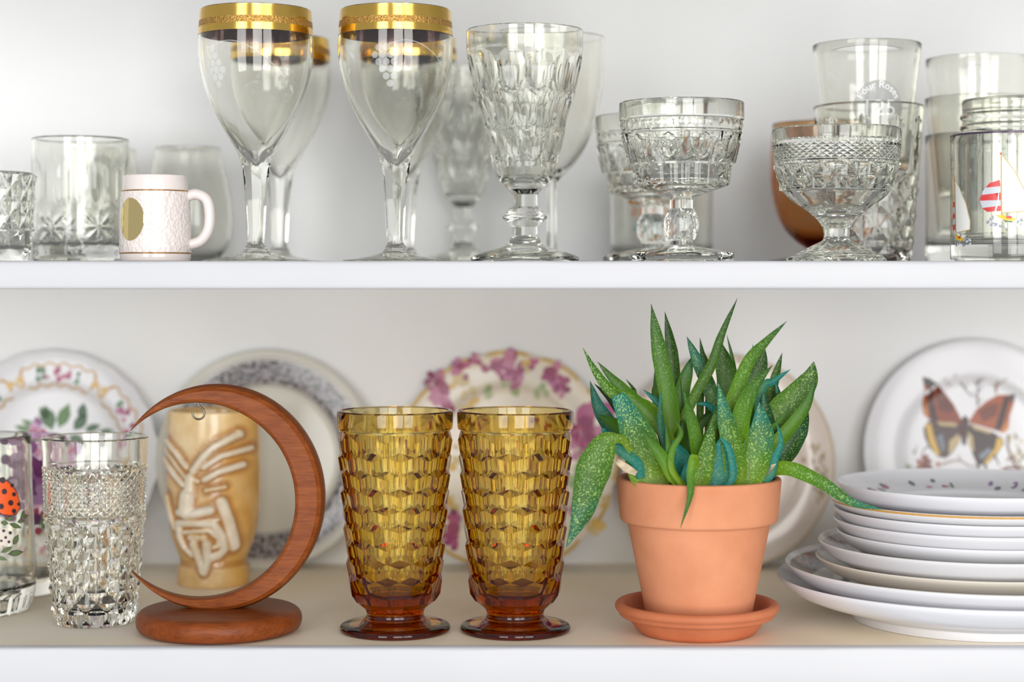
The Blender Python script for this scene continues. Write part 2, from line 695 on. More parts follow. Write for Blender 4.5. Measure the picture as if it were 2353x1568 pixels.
# ------------------------------------------------------------ moon stand
def wood(name, c1, c2, c3):
    m, nt, b = new_mat(name)
    tc = N(nt, 'ShaderNodeTexCoord')
    mp = N(nt, 'ShaderNodeMapping')
    mp.inputs['Scale'].default_value = (14, 60, 60)
    mp.inputs['Rotation'].default_value = (0, 0.35, 0)
    nt.links.new(tc.outputs['Object'], mp.inputs[0])
    n1 = N(nt, 'ShaderNodeTexNoise')
    n1.inputs['Scale'].default_value = 3.0
    n1.inputs['Detail'].default_value = 8
    n1.inputs['Roughness'].default_value = 0.65
    nt.links.new(mp.outputs[0], n1.inputs['Vector'])
    mp2 = N(nt, 'ShaderNodeMapping')
    mp2.inputs['Scale'].default_value = (60, 900, 900)
    mp2.inputs['Rotation'].default_value = (0, 0.35, 0)
    nt.links.new(tc.outputs['Object'], mp2.inputs[0])
    n2 = N(nt, 'ShaderNodeTexNoise')
    n2.inputs['Scale'].default_value = 1.0
    n2.inputs['Detail'].default_value = 3
    nt.links.new(mp2.outputs[0], n2.inputs['Vector'])
    r = N(nt, 'ShaderNodeValToRGB')
    r.color_ramp.elements[0].position = 0.3
    r.color_ramp.elements[0].color = c1
    r.color_ramp.elements[1].position = 0.72
    r.color_ramp.elements[1].color = c2
    nt.links.new(n1.outputs['Fac'], r.inputs[0])
    r2 = N(nt, 'ShaderNodeValToRGB')
    r2.color_ramp.elements[0].position = 0.36
    r2.color_ramp.elements[0].color = (0.72, 0.66, 0.62, 1)
    r2.color_ramp.elements[1].position = 0.5
    r2.color_ramp.elements[1].color = (1, 1, 1, 1)
    nt.links.new(n2.outputs['Fac'], r2.inputs[0])
    mx = N(nt, 'ShaderNodeMixRGB', blend_type='MULTIPLY')
    mx.inputs[0].default_value = 0.8
    nt.links.new(r.outputs[0], mx.inputs[1])
    nt.links.new(r2.outputs[0], mx.inputs[2])
    nt.links.new(mx.outputs[0], b.inputs['Base Color'])
    b.inputs['Roughness'].default_value = 0.42
    b.inputs['Specular IOR Level'].default_value = 0.22
    return m
M_wood = wood('mahogany', rgb(114, 53, 13), rgb(148, 79, 32), None)
M_wood2 = wood('mahogany_base', rgb(114, 53, 16), rgb(142, 73, 31), None)
M_steel = simple('hook_steel', rgb(120, 112, 96), 0.22, 1.0)

DM = 1.1545
moon = thing('moon_stand', 'reddish brown wooden crescent moon on a round base with a metal hook', 'ornament', (XD(504, DM), DM - CAM, 0))
base_p = [(0, 0), (44, 0)] + sm([(46, 0.2), (50.2, 2.2), (52.0, 6.5), (51.2, 11), (48.6, 13.6), (45.2, 14.5)], 5) + [(30, 14.6), (0, 14.6)]
v, f = lathe([('base', base_p)], 96)['base']
obj('base', v, f, M_wood2, moon, sharp=40)
# crescent
oc = P(495, 1143, DM) - moon.location
ic = P(457, 1149, DM) - moon.location
K_ = DM / FPX
oc2, ic2 = Vector((oc.x, oc.z)), Vector((ic.x, ic.z))
tips = []
for px, py in ((300, 990), (303, 1312)):
    q = P(px, py, DM) - moon.location
    tips.append(Vector((q.x, q.z)))
OX, OZ, Ri = 252 * K_, 261 * K_, 224.5 * K_
def outer_ang(q):
    return math.atan2((q.y - oc2.y) / OZ, (q.x - oc2.x) / OX)
a0o, a1o = outer_ang(tips[0]), outer_ang(tips[1]) 
a0i, a1i = [math.atan2(q.y - ic2.y, q.x - ic2.x) for q in tips]
if a1o < 0: pass
def run(a0, a1, t):
    # clockwise from the upper tip over the right side to the lower tip
    while a1 > a0:
        a1 -= 2 * math.pi
    return a0 + (a1 - a0) * t
fo_ = [(tips[k] - oc2).length / Vector((OX * math.cos(a), OZ * math.sin(a))).length for k, a in ((0, a0o), (1, a1o))]
fi_ = [(tips[k] - ic2).length / Ri for k in (0, 1)]
def ease(t, f):
    e0, e1 = max(0, 1 - t / .22), max(0, 1 - (1 - t) / .22)
    return 1 + (f[0] - 1) * e0 ** 1.5 + (f[1] - 1) * e1 ** 1.5
NS = 120
V, F = [], []
for i in range(NS + 1):
    t = i / NS
    u = 2 * t - 1
    ao, ai = run(a0o, a1o, t), run(a0i, a1i, t)
    o2 = oc2 + Vector((OX * math.cos(ao), OZ * math.sin(ao))) * ease(t, fo_)
    i2 = ic2 + Vector((math.cos(ai), math.sin(ai))) * Ri * ease(t, fi_)
    w = (o2 - i2).length
    dr = (o2 - i2) / w if w > 1e-5 else Vector((-1, 0))
    edge = min(t, 1 - t)
    hd = 0.0098 * min(1, (edge / 0.30) + 0.10) ** 0.7 if edge < 0.30 else 0.0098
    hd = max(hd, 0.0006)
    bo = min(0.0042, w * 0.36)
    bi = min(0.0024, w * 0.25)
    sec = [(0.0, -hd + bi * 1.0), (bi * 0.35, -hd + bi * 0.35), (bi, -hd), (w - bo, -hd), (w - bo * 0.42, -hd + bo * 0.42), (w, -hd + bo * 1.5),
           (w, hd - bo * 1.5), (w - bo * 0.42, hd - bo * 0.42), (w - bo, hd), (bi, hd), (bi * 0.35, hd - bi * 0.35), (0.0, hd - bi)]
    for (s, y) in sec:
        if hd < bo * 1.5 and abs(s - w) < 1e-9:
            y = math.copysign(hd * 0.2, y)
        q = i2 + dr * s
        V.append((q.x, y, q.y))
m = 12
for i in range(NS):
    for j in range(m):
        F.append((i * m + j, i * m + (j + 1) % m, (i + 1) * m + (j + 1) % m, (i + 1) * m + j))
F.append(list(range(m)))
F.append([NS * m + j for j in range(m)][::-1])
crescent = obj('crescent', V, F, M_wood, moon, sharp=28, fix=True)
hx = P(456, 948, DM) - moon.location
rh = 0.0038
hk = []
for a in range(-200, 91, 15):
    q = math.radians(a)
    hk.append((hx.x + rh * math.cos(q), 0, hx.z + rh * math.sin(q) * 1.0))
hk = [(hx.x + rh * math.cos(math.radians(a)), 0.0, hx.z - 0.0006 + rh * math.sin(math.radians(a))) for a in range(-185, 56, 12)]
hk += [(hx.x + 0.0009, 0, hx.z + 0.0036), (hx.x - 0.0002, 0, hx.z + 0.0050), (hx.x - 0.0002, 0, hx.z + 0.0085)]
tube('hook', hk, 0.00062, M_steel, crescent, 10)

# ------------------------------------------------------------ pot, saucer
DP = 1.149
PX = XD(1601, DP)
sau = [(0, 0), (34, 0)] + sm([(35.6, 0.4), (38, 2.5), (41.5, 7.2), (43.8, 10.2)], 4) + sm([(45.5, 10.4), (48.2, 11.2), (49.4, 13.6), (51.0, 15.2), (51.3, 17.4), (50.0, 19.2), (47.6, 19.6), (45.6, 18.4)], 4) + sm([(44.2, 14.5), (41.5, 9.5), (37.5, 5.6), (33, 4.6)], 4) + [(0, 4.6)]
one('plant_saucer', [('body', sau)], M_terra2, 'round terracotta saucer under the plant pot', 'saucer', (PX, DP - CAM, 0), n=96, sharp=50)
pot_o = [(0, 4.8), (30.5, 4.8)] + sm([(31.6, 5.2), (32.2, 6.6)], 2) + [(44.6, 68.8)] + sm([(45.4, 70.2), (47.6, 70.3), (49.0, 71.4), (49.5, 73.4)], 3) + [(50.6, 84), (51.5, 94.4)] + sm([(51.7, 96.2), (51.2, 97.4), (49.8, 97.8), (48.2, 97.6), (47.2, 96.2)], 3) + [(46.2, 82), (42, 60), (36, 30), (30, 9), (0, 9)]
pot = thing('flower_pot', 'terracotta flower pot with a thick rim holding the spiky plant', 'pot', (PX + 0.0012, DP - CAM, 0))
v, f = lathe([('body', dense(pot_o, 8))], 96)['body']
obj('body', v, f, M_terra, pot, sharp=40)
v, f = lathe([('soil', [(46.6, 82), (46.6, 86), (40, 87.5), (20, 89.5), (0, 90)])], 48, lambda th, z, r, nm: r + 0.4 * np.sin(th * 7 + z))['soil']
obj('soil', v, f, M_soil, pot, sharp=0)

# ------------------------------------------------------------ succulent
def leaf_mat():
    m, nt, b = new_mat('spotted_leaf')
    at = N(nt, 'ShaderNodeAttribute')
    at.attribute_name = 'leaf'
    sp = N(nt, 'ShaderNodeSeparateColor')
    nt.links.new(at.outputs['Color'], sp.inputs[0])
    tc = N(nt, 'ShaderNodeTexCoord')
    n1 = N(nt, 'ShaderNodeTexNoise')
    n1.inputs['Scale'].default_value = 980
    n1.inputs['Detail'].default_value = 2
    nt.links.new(tc.outputs['Object'], n1.inputs['Vector'])
    n2 = N(nt, 'ShaderNodeTexNoise')
    n2.inputs['Scale'].default_value = 90
    n2.inputs['Detail'].default_value = 2
    nt.links.new(tc.outputs['Object'], n2.inputs['Vector'])
    g = N(nt, 'ShaderNodeValToRGB')     # base to tip
    g.color_ramp.elements[0].position = 0.0
    g.color_ramp.elements[0].color = rgb(122, 148, 26)
    g.color_ramp.elements[1].position = 1.0
    g.color_ramp.elements[1].color = rgb(34, 76, 20)
    e = g.color_ramp.elements.new(0.45)
    e.color = rgb(76, 120, 14)
    nt.links.new(sp.outputs['Red'], g.inputs[0])
    dk = N(nt, 'ShaderNodeMixRGB')
    dk.inputs[2].default_value = rgb(24, 52, 16)
    nt.links.new(sp.outputs['Blue'], dk.inputs[0])
    nt.links.new(g.outputs[0], dk.inputs[1])
    # teal dye in uneven patches
    tm = N(nt, 'ShaderNodeMath', operation='MULTIPLY_ADD')
    nt.links.new(n2.outputs['Fac'], tm.inputs[0])
    tm.inputs[1].default_value = 1.1
    tm.inputs[2].default_value = -0.55
    ta = N(nt, 'ShaderNodeMath', operation='ADD', use_clamp=True)
    nt.links.new(sp.outputs['Green'], ta.inputs[0])
    nt.links.new(tm.outputs[0], ta.inputs[1])
    tk = N(nt, 'ShaderNodeMath', operation='MULTIPLY', use_clamp=True)
    nt.links.new(ta.outputs[0], tk.inputs[0])
    tk2 = N(nt, 'ShaderNodeMath', operation='MULTIPLY', use_clamp=True)
    nt.links.new(sp.outputs['Green'], tk2.inputs[0])
    tk2.inputs[1].default_value = 2.5
    nt.links.new(tk2.outputs[0], tk.inputs[1])
    te = N(nt, 'ShaderNodeMixRGB')
    te.inputs[2].default_value = rgb(4, 112, 104)
    nt.links.new(tk.outputs[0], te.inputs[0])
    nt.links.new(dk.outputs[0], te.inputs[1])
    # pale speckles
    r = N(nt, 'ShaderNodeValToRGB')
    r.color_ramp.elements[0].position = 0.53
    r.color_ramp.elements[0].color = (0, 0, 0, 1)
    r.color_ramp.elements[1].position = 0.64
    r.color_ramp.elements[1].color = (1, 1, 1, 1)
    nt.links.new(n1.outputs['Fac'], r.inputs[0])
    al = N(nt, 'ShaderNodeMath', operation='MULTIPLY', use_clamp=True)
    nt.links.new(r.outputs[0], al.inputs[0])
    nt.links.new(at.outputs['Alpha'], al.inputs[1])
    s2 = N(nt, 'ShaderNodeMixRGB')
    s2.inputs[2].default_value = rgb(150, 182, 96)
    nt.links.new(al.outputs[0], s2.inputs[0])
    nt.links.new(te.outputs[0], s2.inputs[1])
    nt.links.new(s2.outputs[0], b.inputs['Base Color'])
    b.inputs['Roughness'].default_value = 0.45
    b.inputs['Specular IOR Level'].default_value = 0.3
    return m
M_leaf = leaf_mat()
M_dry = noise_mat('dry_leaf', rgb(150, 130, 100), rgb(206, 190, 160), 160, rough=0.8, bump=0.5)

plant = thing('succulent_plant', 'spiky green succulent with pale speckles and teal-dyed leaf tips', 'plant', (PX + 0.0012, DP - CAM, 0.088))
PROF = {
    'n': [(0, .62), (.25, .95), (.45, 1.0), (.7, .78), (.88, .36), (1, .015)],
    'w': [(0, .55), (.3, .9), (.55, 1.0), (.75, .8), (.9, .4), (1, .015)],
    'b': [(0, .7), (.3, 1.0), (.6, .92), (.85, .55), (.95, .42), (1, .34)],
    's': [(0, .5), (.2, .85), (.5, 1.0), (.74, .92), (.87, .55), (.95, .2), (1, .015)],
    'd': [(0, .16), (.28, .28), (.42, .72), (.58, 1.0), (.78, .66), (.93, .2), (1, .02)],
    'p': [(0, .45), (.2, .8), (.5, 1.0), (.8, .55), (.93, .22), (1, .015)],
}
def leaf(pts, w, d0, d1, teal=(0, 0), dark=0.0, spk=0.5, prof='n', root=True, cup_=0.18, thick=0.20, roll=0.0, mat=None, scale=3.484, ox=1290, oy=670):
    """pts: picture positions from base to tip in a close view; d0, d1: mm in front of (-) or behind the pot's axis"""
    q = [(ox + x / scale, oy + y / scale) for x, y in pts]
    if root:
        bx = 1606 + (q[0][0] - 1606) * 0.62
        q = [(bx, max(1118, q[0][1] + 25))] + q
    c = sm(q, 8)
    n = len(c)
    W = 1.02 * w / scale * DP / FPX
    pr = PROF[prof]
    px, pw = [a for a, _ in pr], [b for _, b in pr]
    cen = []
    for i, (x, y) in enumerate(c):
        t = i / (n - 1)
        D = DP + (d0 + (d1 - d0) * t) * 0.001
        cen.append(P(x, y, D))
    V, F, K = [], [], []
    XS = (-1, -0.6, -0.2, 0.2, 0.6, 1)
    m = 2 * len(XS) - 2
    for i, p in enumerate(cen):
        t = i / (n - 1)
        T = (cen[min(i + 1, n - 1)] - cen[max(i - 1, 0)]).normalized()
        view = (Vector((0, -CAM, EYE)) - p).normalized()
        S = T.cross(view)
        S.normalize()
        S = (Matrix.Rotation(roll, 3, T) @ S)
        Nn = S.cross(T).normalized()
        hw = W / 2 * float(np.interp(t, px, pw))
        ck = hw * 2 * cup_
        tk = hw * 2 * thick
        tl = teal[0] + (teal[1] - teal[0]) * t
        sec = [(x, -ck * (1 - x * x)) for x in XS] + [(x, -(ck + tk) * (1 - abs(x) ** 1.6)) for x in XS[-2:0:-1]]
        for (x, y) in sec:
            V.append(p + S * x * hw + Nn * (y + ck * 0.5) - plant.location)
            K.append((t, max(0, tl), dark, spk * ((0.35 + 0.65 * min(1, t * 2.2)) if prof != 's' else min(1.0, max(.1, (t - .35) * 2.4))) * (0.35 if abs(x) > 0.9 else 1)))
    for i in range(n - 1):
        for j in range(m):
            F.append((i * m + j, i * m + (j + 1) % m, (i + 1) * m + (j + 1) % m, (i + 1) * m + j))
    F.append(list(range(m))[::-1])
    F.append([(n - 1) * m + j for j in range(m)])
    me = bpy.data.meshes.new('leaf')
    me.from_pydata([tuple(v) for v in V], [], F)
    me.update()
    at = me.color_attributes.new('leaf', 'FLOAT_COLOR', 'POINT')
    at.data.foreach_set('color', [x for k in K for x in k])
    bm = bmesh.new(); bm.from_mesh(me)
    bmesh.ops.recalc_face_normals(bm, faces=bm.faces)
    bm.to_mesh(me); bm.free()
    me.polygons.foreach_set('use_smooth', [True] * len(me.polygons))
    me.set_sharp_from_angle(angle=math.radians(70))
    me.materials.append(mat or M_leaf)
    o = bpy.data.objects.new('leaf', me)
    C.objects.link(o)
    o.parent = plant
    return o

L = leaf
# far leaves
L([(930, 1100), (905, 760), (880, 470), (828, 160)], 112, 14, 20, dark=.65, spk=.35, prof='s')
L([(1320, 1000), (1330, 760), (1310, 600), (1278, 400)], 170, 18, 26, dark=.35, spk=.45, prof='s')
L([(1390, 900), (1395, 720), (1365, 520), (1322, 340)], 44, 22, 28, spk=.05)
L([(1180, 900), (1165, 620), (1130, 500), (1108, 370)], 62, 20, 26, dark=.5, spk=.3)
L([(1250, 1050), (1190, 790), (1090, 560), (1003, 360)], 118, 10, 14, dark=.5, spk=.4, teal=(0, .5), prof='w')
L([(950, 1050), (965, 820), (1010, 640), (1052, 515)], 130, 12, 18, dark=.1, spk=.15, teal=(.1, .25))
L([(760, 900), (760, 740), (750, 600)], 60, 20, 26, dark=.3, spk=.2)
L([(1660, 1000), (1680, 820), (1725, 640), (1768, 490)], 92, 16, 24, dark=.25, spk=.5)
L([(1440, 1100), (1500, 820), (1590, 620), (1632, 455)], 150, 6, 8, dark=.7, spk=.35, prof='w')
L([(600, 860), (575, 780), (515, 700)], 34, 18, 24, dark=.4, spk=.1)
L([(1110, 1000), (1120, 800), (1150, 650)], 60, 18, 20, dark=.3, spk=.2)
L([(1730, 1120), (1740, 980), (1742, 860), (1712, 700)], 88, 6, 8, dark=.6, spk=.25, teal=(.2, .6))
L([(1600, 820), (1700, 720), (1835, 622)], 66, 4, 2, teal=(.5, 1.0), spk=.15)
L([(1560, 640), (1545, 530), (1530, 420)], 40, 10, 14, teal=(.3, 1), dark=.4, spk=.1)
# tall leaves
L([(885, 1260), (880, 1000), (835, 740), (770, 400), (718, 98)], 142, 0, 2, spk=.45, prof='s', dark=.05)
L([(950, 1150), (1060, 850), (1200, 590), (1285, 340), (1410, 52)], 84, 2, 6, dark=.35, spk=.3, prof='w')
L([(1290, 1060), (1400, 800), (1500, 560), (1640, 400), (1805, 238)], 110, -22, -40, dark=.05, spk=.45, prof='n')
L([(1400, 1300), (1440, 1000), (1530, 780), (1690, 590)], 150, -26, -40, dark=.0, spk=.35)
# left fan
L([(760, 1000), (560, 880), (400, 800), (280, 650), (172, 452)], 108, -4, -12, dark=.0, spk=.85, prof='p')
L([(880, 1240), (720, 1000), (540, 830), (400, 690), (288, 562)], 112, -8, -8, spk=.2, dark=.1)
L([(560, 1300), (430, 1130), (300, 930), (228, 716)], 150, 4, 8, dark=.8, spk=.2, teal=(.25, .55))
L([(620, 1200), (520, 1040), (400, 870), (262, 738)], 90, 10, 14, dark=1.0, spk=.05)
L([(600, 1170), (470, 1085), (310, 1000)], 112, -6, -10, spk=.0, prof='b', root=False)
L([(880, 1060), (780, 900), (655, 785)], 80, 2, 4, dark=.6, teal=(.3, .8), spk=.1)
# right fan
L([(1640, 1300), (1720, 1050), (1880, 850), (1985, 700), (2022, 562)], 260, 0, 6, spk=.7, dark=.15, prof='p')
L([(1640, 1420), (1780, 1290), (1900, 1110), (1975, 930)], 190, 2, 0, spk=.6, dark=.75, prof='w', teal=(.2, .2))
L([(1600, 1300), (1760, 1170), (1900, 1000), (1985, 860), (2037, 665)], 110, -8, -6, spk=.15, prof='n')
L([(1560, 1240), (1650, 1130), (1760, 1020), (1845, 890)], 48, -12, -16, spk=.05)
L([(1640, 1420), (1650, 1200), (1640, 1000), (1620, 790)], 170, -6, -2, dark=.6, spk=.45, teal=(.0, .4))
# middle
L([(1110, 1420), (1080, 1200), (1030, 980), (975, 780)], 110, -22, -34, spk=.2, dark=.0)
L([(830, 1240), (795, 1060), (790, 930), (802, 790)], 58, -14, -18, dark=.8, teal=(.3, .6), spk=.2)
L([(1290, 1100), (1190, 920), (1068, 897)], 60, -8, -8, teal=(.6, 1), spk=.2)
L([(990, 1400), (1020, 1200), (1150, 1020), (1300, 900)], 100, -6, -2, spk=.0, dark=.35)
L([(930, 1400), (950, 1180), (980, 1020)], 120, 0, 0, spk=.05, dark=.3)
L([(1480, 1400), (1470, 1150), (1500, 900), (1560, 760)], 140, -14, -18, spk=.15, dark=.1)
# front
L([(700, 1460), (640, 1250), (560, 1050), (450, 830)], 300, -28, -32, spk=1.0, teal=(-.7, .8), prof='b', dark=.15)
L([(780, 1480), (760, 1360), (730, 1270)], 120, -20, -24, spk=.8, dark=.5, teal=(0, .3))
L([(890, 1480), (810, 1330), (710, 1200), (636, 1075)], 96, -36, -42, spk=.1)
L([(1390, 1480), (1375, 1280), (1310, 1000), (1255, 735)], 176, -34, -38, spk=.75, teal=(-1.0, .9), dark=.1)
L([(1100, 1400), (1170, 1180), (1235, 1010), (1262, 830)], 84, -30, -36, spk=.2, dark=.2)
L([(1120, 1490), (1170, 1280), (1215, 1010)], 150, -36, -38, spk=.8, dark=.1, prof='n')
L([(1255, 1495), (1262, 1330), (1275, 1165)], 190, -35, -36, teal=(.75, .75), spk=.35, dark=.4, prof='n')
L([(1370, 1500), (1360, 1320), (1320, 1220), (1262, 1168)], 58, -38, -40, teal=(.9, .9), spk=.2, dark=.7)
L([(1500, 1490), (1560, 1300), (1600, 1120), (1585, 890)], 240, -34, -30, spk=.9, teal=(-.6, .8), dark=.1, prof='w')
L([(980, 1480), (960, 1330), (890, 1190)], 170, -24, -26, teal=(.7, .8), spk=.15, dark=.5, prof='n')
L([(880, 1420), (890, 1270), (960, 1130), (900, 1020)], 50, -38, -42, spk=.05)
L([(900, 1480), (860, 1280), (835, 1045)], 56, -36, -40, spk=.05)
L([(985, 1500), (1000, 1420), (1030, 1330)], 60, -30, -32, teal=(.8, .8), dark=.3, spk=.1)
L([(640, 1500), (600, 1370), (440, 1250), (330, 1100)], 84, -30, -38, teal=(.8, .8), dark=.5, spk=.25, prof='b', root=False)
L([(600, 1460), (500, 1400), (390, 1310)], 60, -36, -40, mat=M_dry, root=False)
L([(1660, 1490), (1710, 1340), (1760, 1200), (1722, 1050)], 62, -30, -34, teal=(.8, .9), dark=.3, spk=.25)
L([(1600, 1490), (1650, 1430), (1720, 1380)], 50, -30, -32, mat=M_dry, root=False)
# hanging leaves
L([(560, 1290), (480, 1185), (360, 1215), (250, 1450), (160, 1780), (38, 2050)], 270, -34, -52, spk=.8, dark=.35, prof='d', root=False, teal=(-.6, .5), thick=.16)
L([(1640, 1480), (1700, 1425), (1850, 1425), (2080, 1530), (2330, 1690), (2580, 1748)], 112, -22, -56, spk=.7, prof='n', root=False, teal=(-.8, .7), thick=.4)
L([(1085, 1420), (1060, 1330), (1035, 1480), (1030, 1640), (950, 1905)], 66, -44, -58, spk=.15, root=False, thick=.3)

# ------------------------------------------------------------ plates
def plate_profile(R, h, well, foot, t=2.6, wt=5.2):
    """mm; foot ring on z = 0, flat well, sloping rim that ends at height h"""
    top = sm([(well, wt), (well + 4, wt + 1.4), (well + 7, wt + 4.0)], 4)
    hr = h - top[-1][1]
    rim = [(well + 7 + (R - well - 7) * s, top[-1][1] + hr * (0.45 * s + 0.55 * s ** 3)) for s in (.2, .4, .6, .75, .88, .96)]
    zr = h
    up = [(0, wt), (well * 0.5, wt)] + top + rim + [(R - 0.4, zr)]
    dn = [(R, zr - t * 0.35), (R - 0.2, zr - t * 0.8), (R - 1.2, zr - t * 1.5)]
    under = [(p[0] + 0.9, p[1] - t * 1.25) for p in reversed(rim[:4])] + [(well + 6, wt + 0.5), (well + 1, wt - 2.2), (foot + 2.5, wt - 3.0)]
    ft = [(foot + 1.6, 0.3), (foot + 0.8, 0), (foot - 0.8, 0), (foot - 1.6, 0.4), (foot - 2.4, wt - 3), (0, wt - 3)]
    return up[::-1], dn, under, ft, up

def plate_mesh(R, h, well, foot, t=2.6, scal=0.0, ns=12, n=96, wt=5.2):
    up_r, dn, under, ft, up = plate_profile(R, h, well, foot, t, wt)
    full = list(reversed(ft)) + list(reversed(under)) + list(reversed(dn)) + up_r
    def pat(th, z, r, nm):
        if not scal:
            return r * np.ones_like(th)
        k = max(0.0, (r / R - 0.75) / 0.25)
        return r * (1 + scal * k * (np.abs(np.cos(th * ns / 2)) - 0.6))
    v, f = lathe([('plate', full)], n, pat if scal else None)['plate']
    us = sorted(up)
    zs = lambda r: float(np.interp(r * 1000, [q[0] for q in us], [q[1] for q in us])) * 0.001
    return v, f, zs

def radial_mat(name, base, c1, c2, r0, r1, scale, lo, hi, edge=None, rough=0.15):
    """white glaze with a printed noise border between the radii r0 and r1 (metres)"""
    m, nt, b = new_mat(name)
    tc = N(nt, 'ShaderNodeTexCoord')
    sx = N(nt, 'ShaderNodeSeparateXYZ')
    nt.links.new(tc.outputs['Object'], sx.inputs[0])
    cb = N(nt, 'ShaderNodeCombineXYZ')
    nt.links.new(sx.outputs[0], cb.inputs[0])
    nt.links.new(sx.outputs[1], cb.inputs[1])
    ln = N(nt, 'ShaderNodeVectorMath', operation='LENGTH')
    nt.links.new(cb.outputs[0], ln.inputs[0])
    no = N(nt, 'ShaderNodeTexNoise')
    no.inputs['Scale'].default_value = scale
    no.inputs['Detail'].default_value = 3
    nt.links.new(cb.outputs[0], no.inputs['Vector'])
    r = N(nt, 'ShaderNodeValToRGB')
    r.color_ramp.elements[0].position = lo
    r.color_ramp.elements[0].color = c1
    r.color_ramp.elements[1].position = hi
    r.color_ramp.elements[1].color = c2
    nt.links.new(no.outputs['Fac'], r.inputs[0])
    ga = N(nt, 'ShaderNodeMath', operation='GREATER_THAN')
    nt.links.new(ln.outputs['Value'], ga.inputs[0]); ga.inputs[1].default_value = r0
    gb = N(nt, 'ShaderNodeMath', operation='LESS_THAN')
    nt.links.new(ln.outputs['Value'], gb.inputs[0]); gb.inputs[1].default_value = r1
    mu = N(nt, 'ShaderNodeMath', operation='MULTIPLY')
    nt.links.new(ga.outputs[0], mu.inputs[0]); nt.links.new(gb.outputs[0], mu.inputs[1])
    mx = N(nt, 'ShaderNodeMixRGB')
    nt.links.new(mu.outputs[0], mx.inputs[0])
    mx.inputs[1].default_value = base
    nt.links.new(r.outputs[0], mx.inputs[2])
    out = mx
    if edge:
        g2 = N(nt, 'ShaderNodeMath', operation='GREATER_THAN')
        nt.links.new(ln.outputs['Value'], g2.inputs[0]); g2.inputs[1].default_value = edge[0]
        m2 = N(nt, 'ShaderNodeMixRGB')
        nt.links.new(g2.outputs[0], m2.inputs[0])
        nt.links.new(mx.outputs[0], m2.inputs[1])
        m2.inputs[2].default_value = edge[1]
        out = m2
    nt.links.new(out.outputs[0], b.inputs['Base Color'])
    b.inputs['Roughness'].default_value = rough
    return m

def plain_back(o, m):
    """the print lies on the upper face only"""
    o.data.materials.append(m)
    for p in o.data.polygons:
        if p.normal.z < 0.02:
            p.material_index = 1

# stack, from the lowest plate up
PSX, PSY = XD(2240, 1.195), 1.195 - CAM
M_green_border = radial_mat('green_border_porcelain', rgb(228, 228, 224), rgb(40, 92, 84), rgb(190, 130, 100), 0.107, 0.1215, 260, .42, .62)
M_grey_border = radial_mat('grey_border_porcelain', rgb(224, 223, 220), rgb(96, 92, 84), rgb(190, 186, 176), 0.080, 0.097, 240, .4, .6)
M_gold_edge = radial_mat('gold_edge_porcelain', rgb(232, 232, 234), rgb(232, 232, 234), rgb(232, 232, 234), 0.02, 0.03, 10, .4, .6, (0.09272, rgb(206, 160, 90)))
stack = [(128, 28, 86, 78, 'bottom dinner plate of the stack, deepest and widest, plain white', M_porc, 2.4, 0, 9),
         (124.6, 36, 84, 66, 'white dinner plate with a green and rust patterned border, second from the bottom', M_green_border, 2.1, 9, 6.5),
         (102.7, 40, 70, 55, 'cream-edged white plate directly on the green-bordered plate', M_cream, 2.1, 15.5, 8.5),
         (100, 50, 69, 54, 'white plate with a grey printed border in the middle of the stack', M_grey_border, 2.1, 24, 8),
         (89, 56, 60, 46, 'small white plate, fifth from the bottom of the stack', M_porc, 2.1, 32, 8),
         (91, 63.5, 61, 46, 'small white plate, sixth from the bottom of the stack', M_porc, 2.1, 40, 7),
         (91, 70, 61, 46, 'small white plate just under the gold-edged plate', M_porc, 2.1, 47, 7),
         (93, 76, 62, 47, 'small white plate with a fine gold edge, just under the top plate', M_gold_edge, 2.1, 54, 9.5),
         (88.8, 86, 58, 45, 'topmost plate of the stack, white with small pink flower sprigs', M_porc, 2.1, 63.5, 6)]
for i, (R, zr, well, foot, lab, mt, t, z0, wt) in enumerate(stack):
    v, f, zs = plate_mesh(R, zr - z0, well, foot, t, wt=wt)
    o = obj('dinner_plate' if R > 120 else 'side_plate', v, f, mt, sharp=40)
    o.location = (PSX + (0.0, 0.002, 0.0, -0.001, 0, 0, 0, 0, 0.0)[i], PSY, z0 * 0.001 + .0004 * i)
    o.rotation_euler[2] = i * 0.7
    if mt in (M_green_border, M_grey_border):
        plain_back(o, M_porc)
    tag(o, lab, 'plate', 'stacked plates')
    if i == 8:
        pol = []
        for k in range(9):
            a = k * 2 * math.pi / 9 + 0.3
            for s in range(7):
                rr = random.uniform(.069, .082)
                b = a + random.uniform(-.22, .22)
                x, y = rr * math.cos(b), rr * math.sin(b)
                col = random.choice([rgb(190, 130, 150), rgb(170, 100, 120), rgb(120, 140, 110), rgb(150, 130, 170), rgb(110, 120, 130)])
                pol.append((ell(x, y, random.uniform(.0012, .0036), random.uniform(.0012, .0026), 8, b), col, s * .3))
        for s in range(26):
            b = random.uniform(0, 6.28); rr = random.uniform(0, .03)
            pol.append((ell(rr * math.cos(b), rr * math.sin(b), .0022, .0016, 8, b), random.choice([rgb(200, 160, 180), rgb(170, 160, 120), rgb(160, 150, 190)]), s * .1))
        decal('flower_print', pol, lambda u, v, l, zs=zs: (u, v, zs(math.hypot(u, v)) + l), M_print, o)['kind'] = 'stuff'

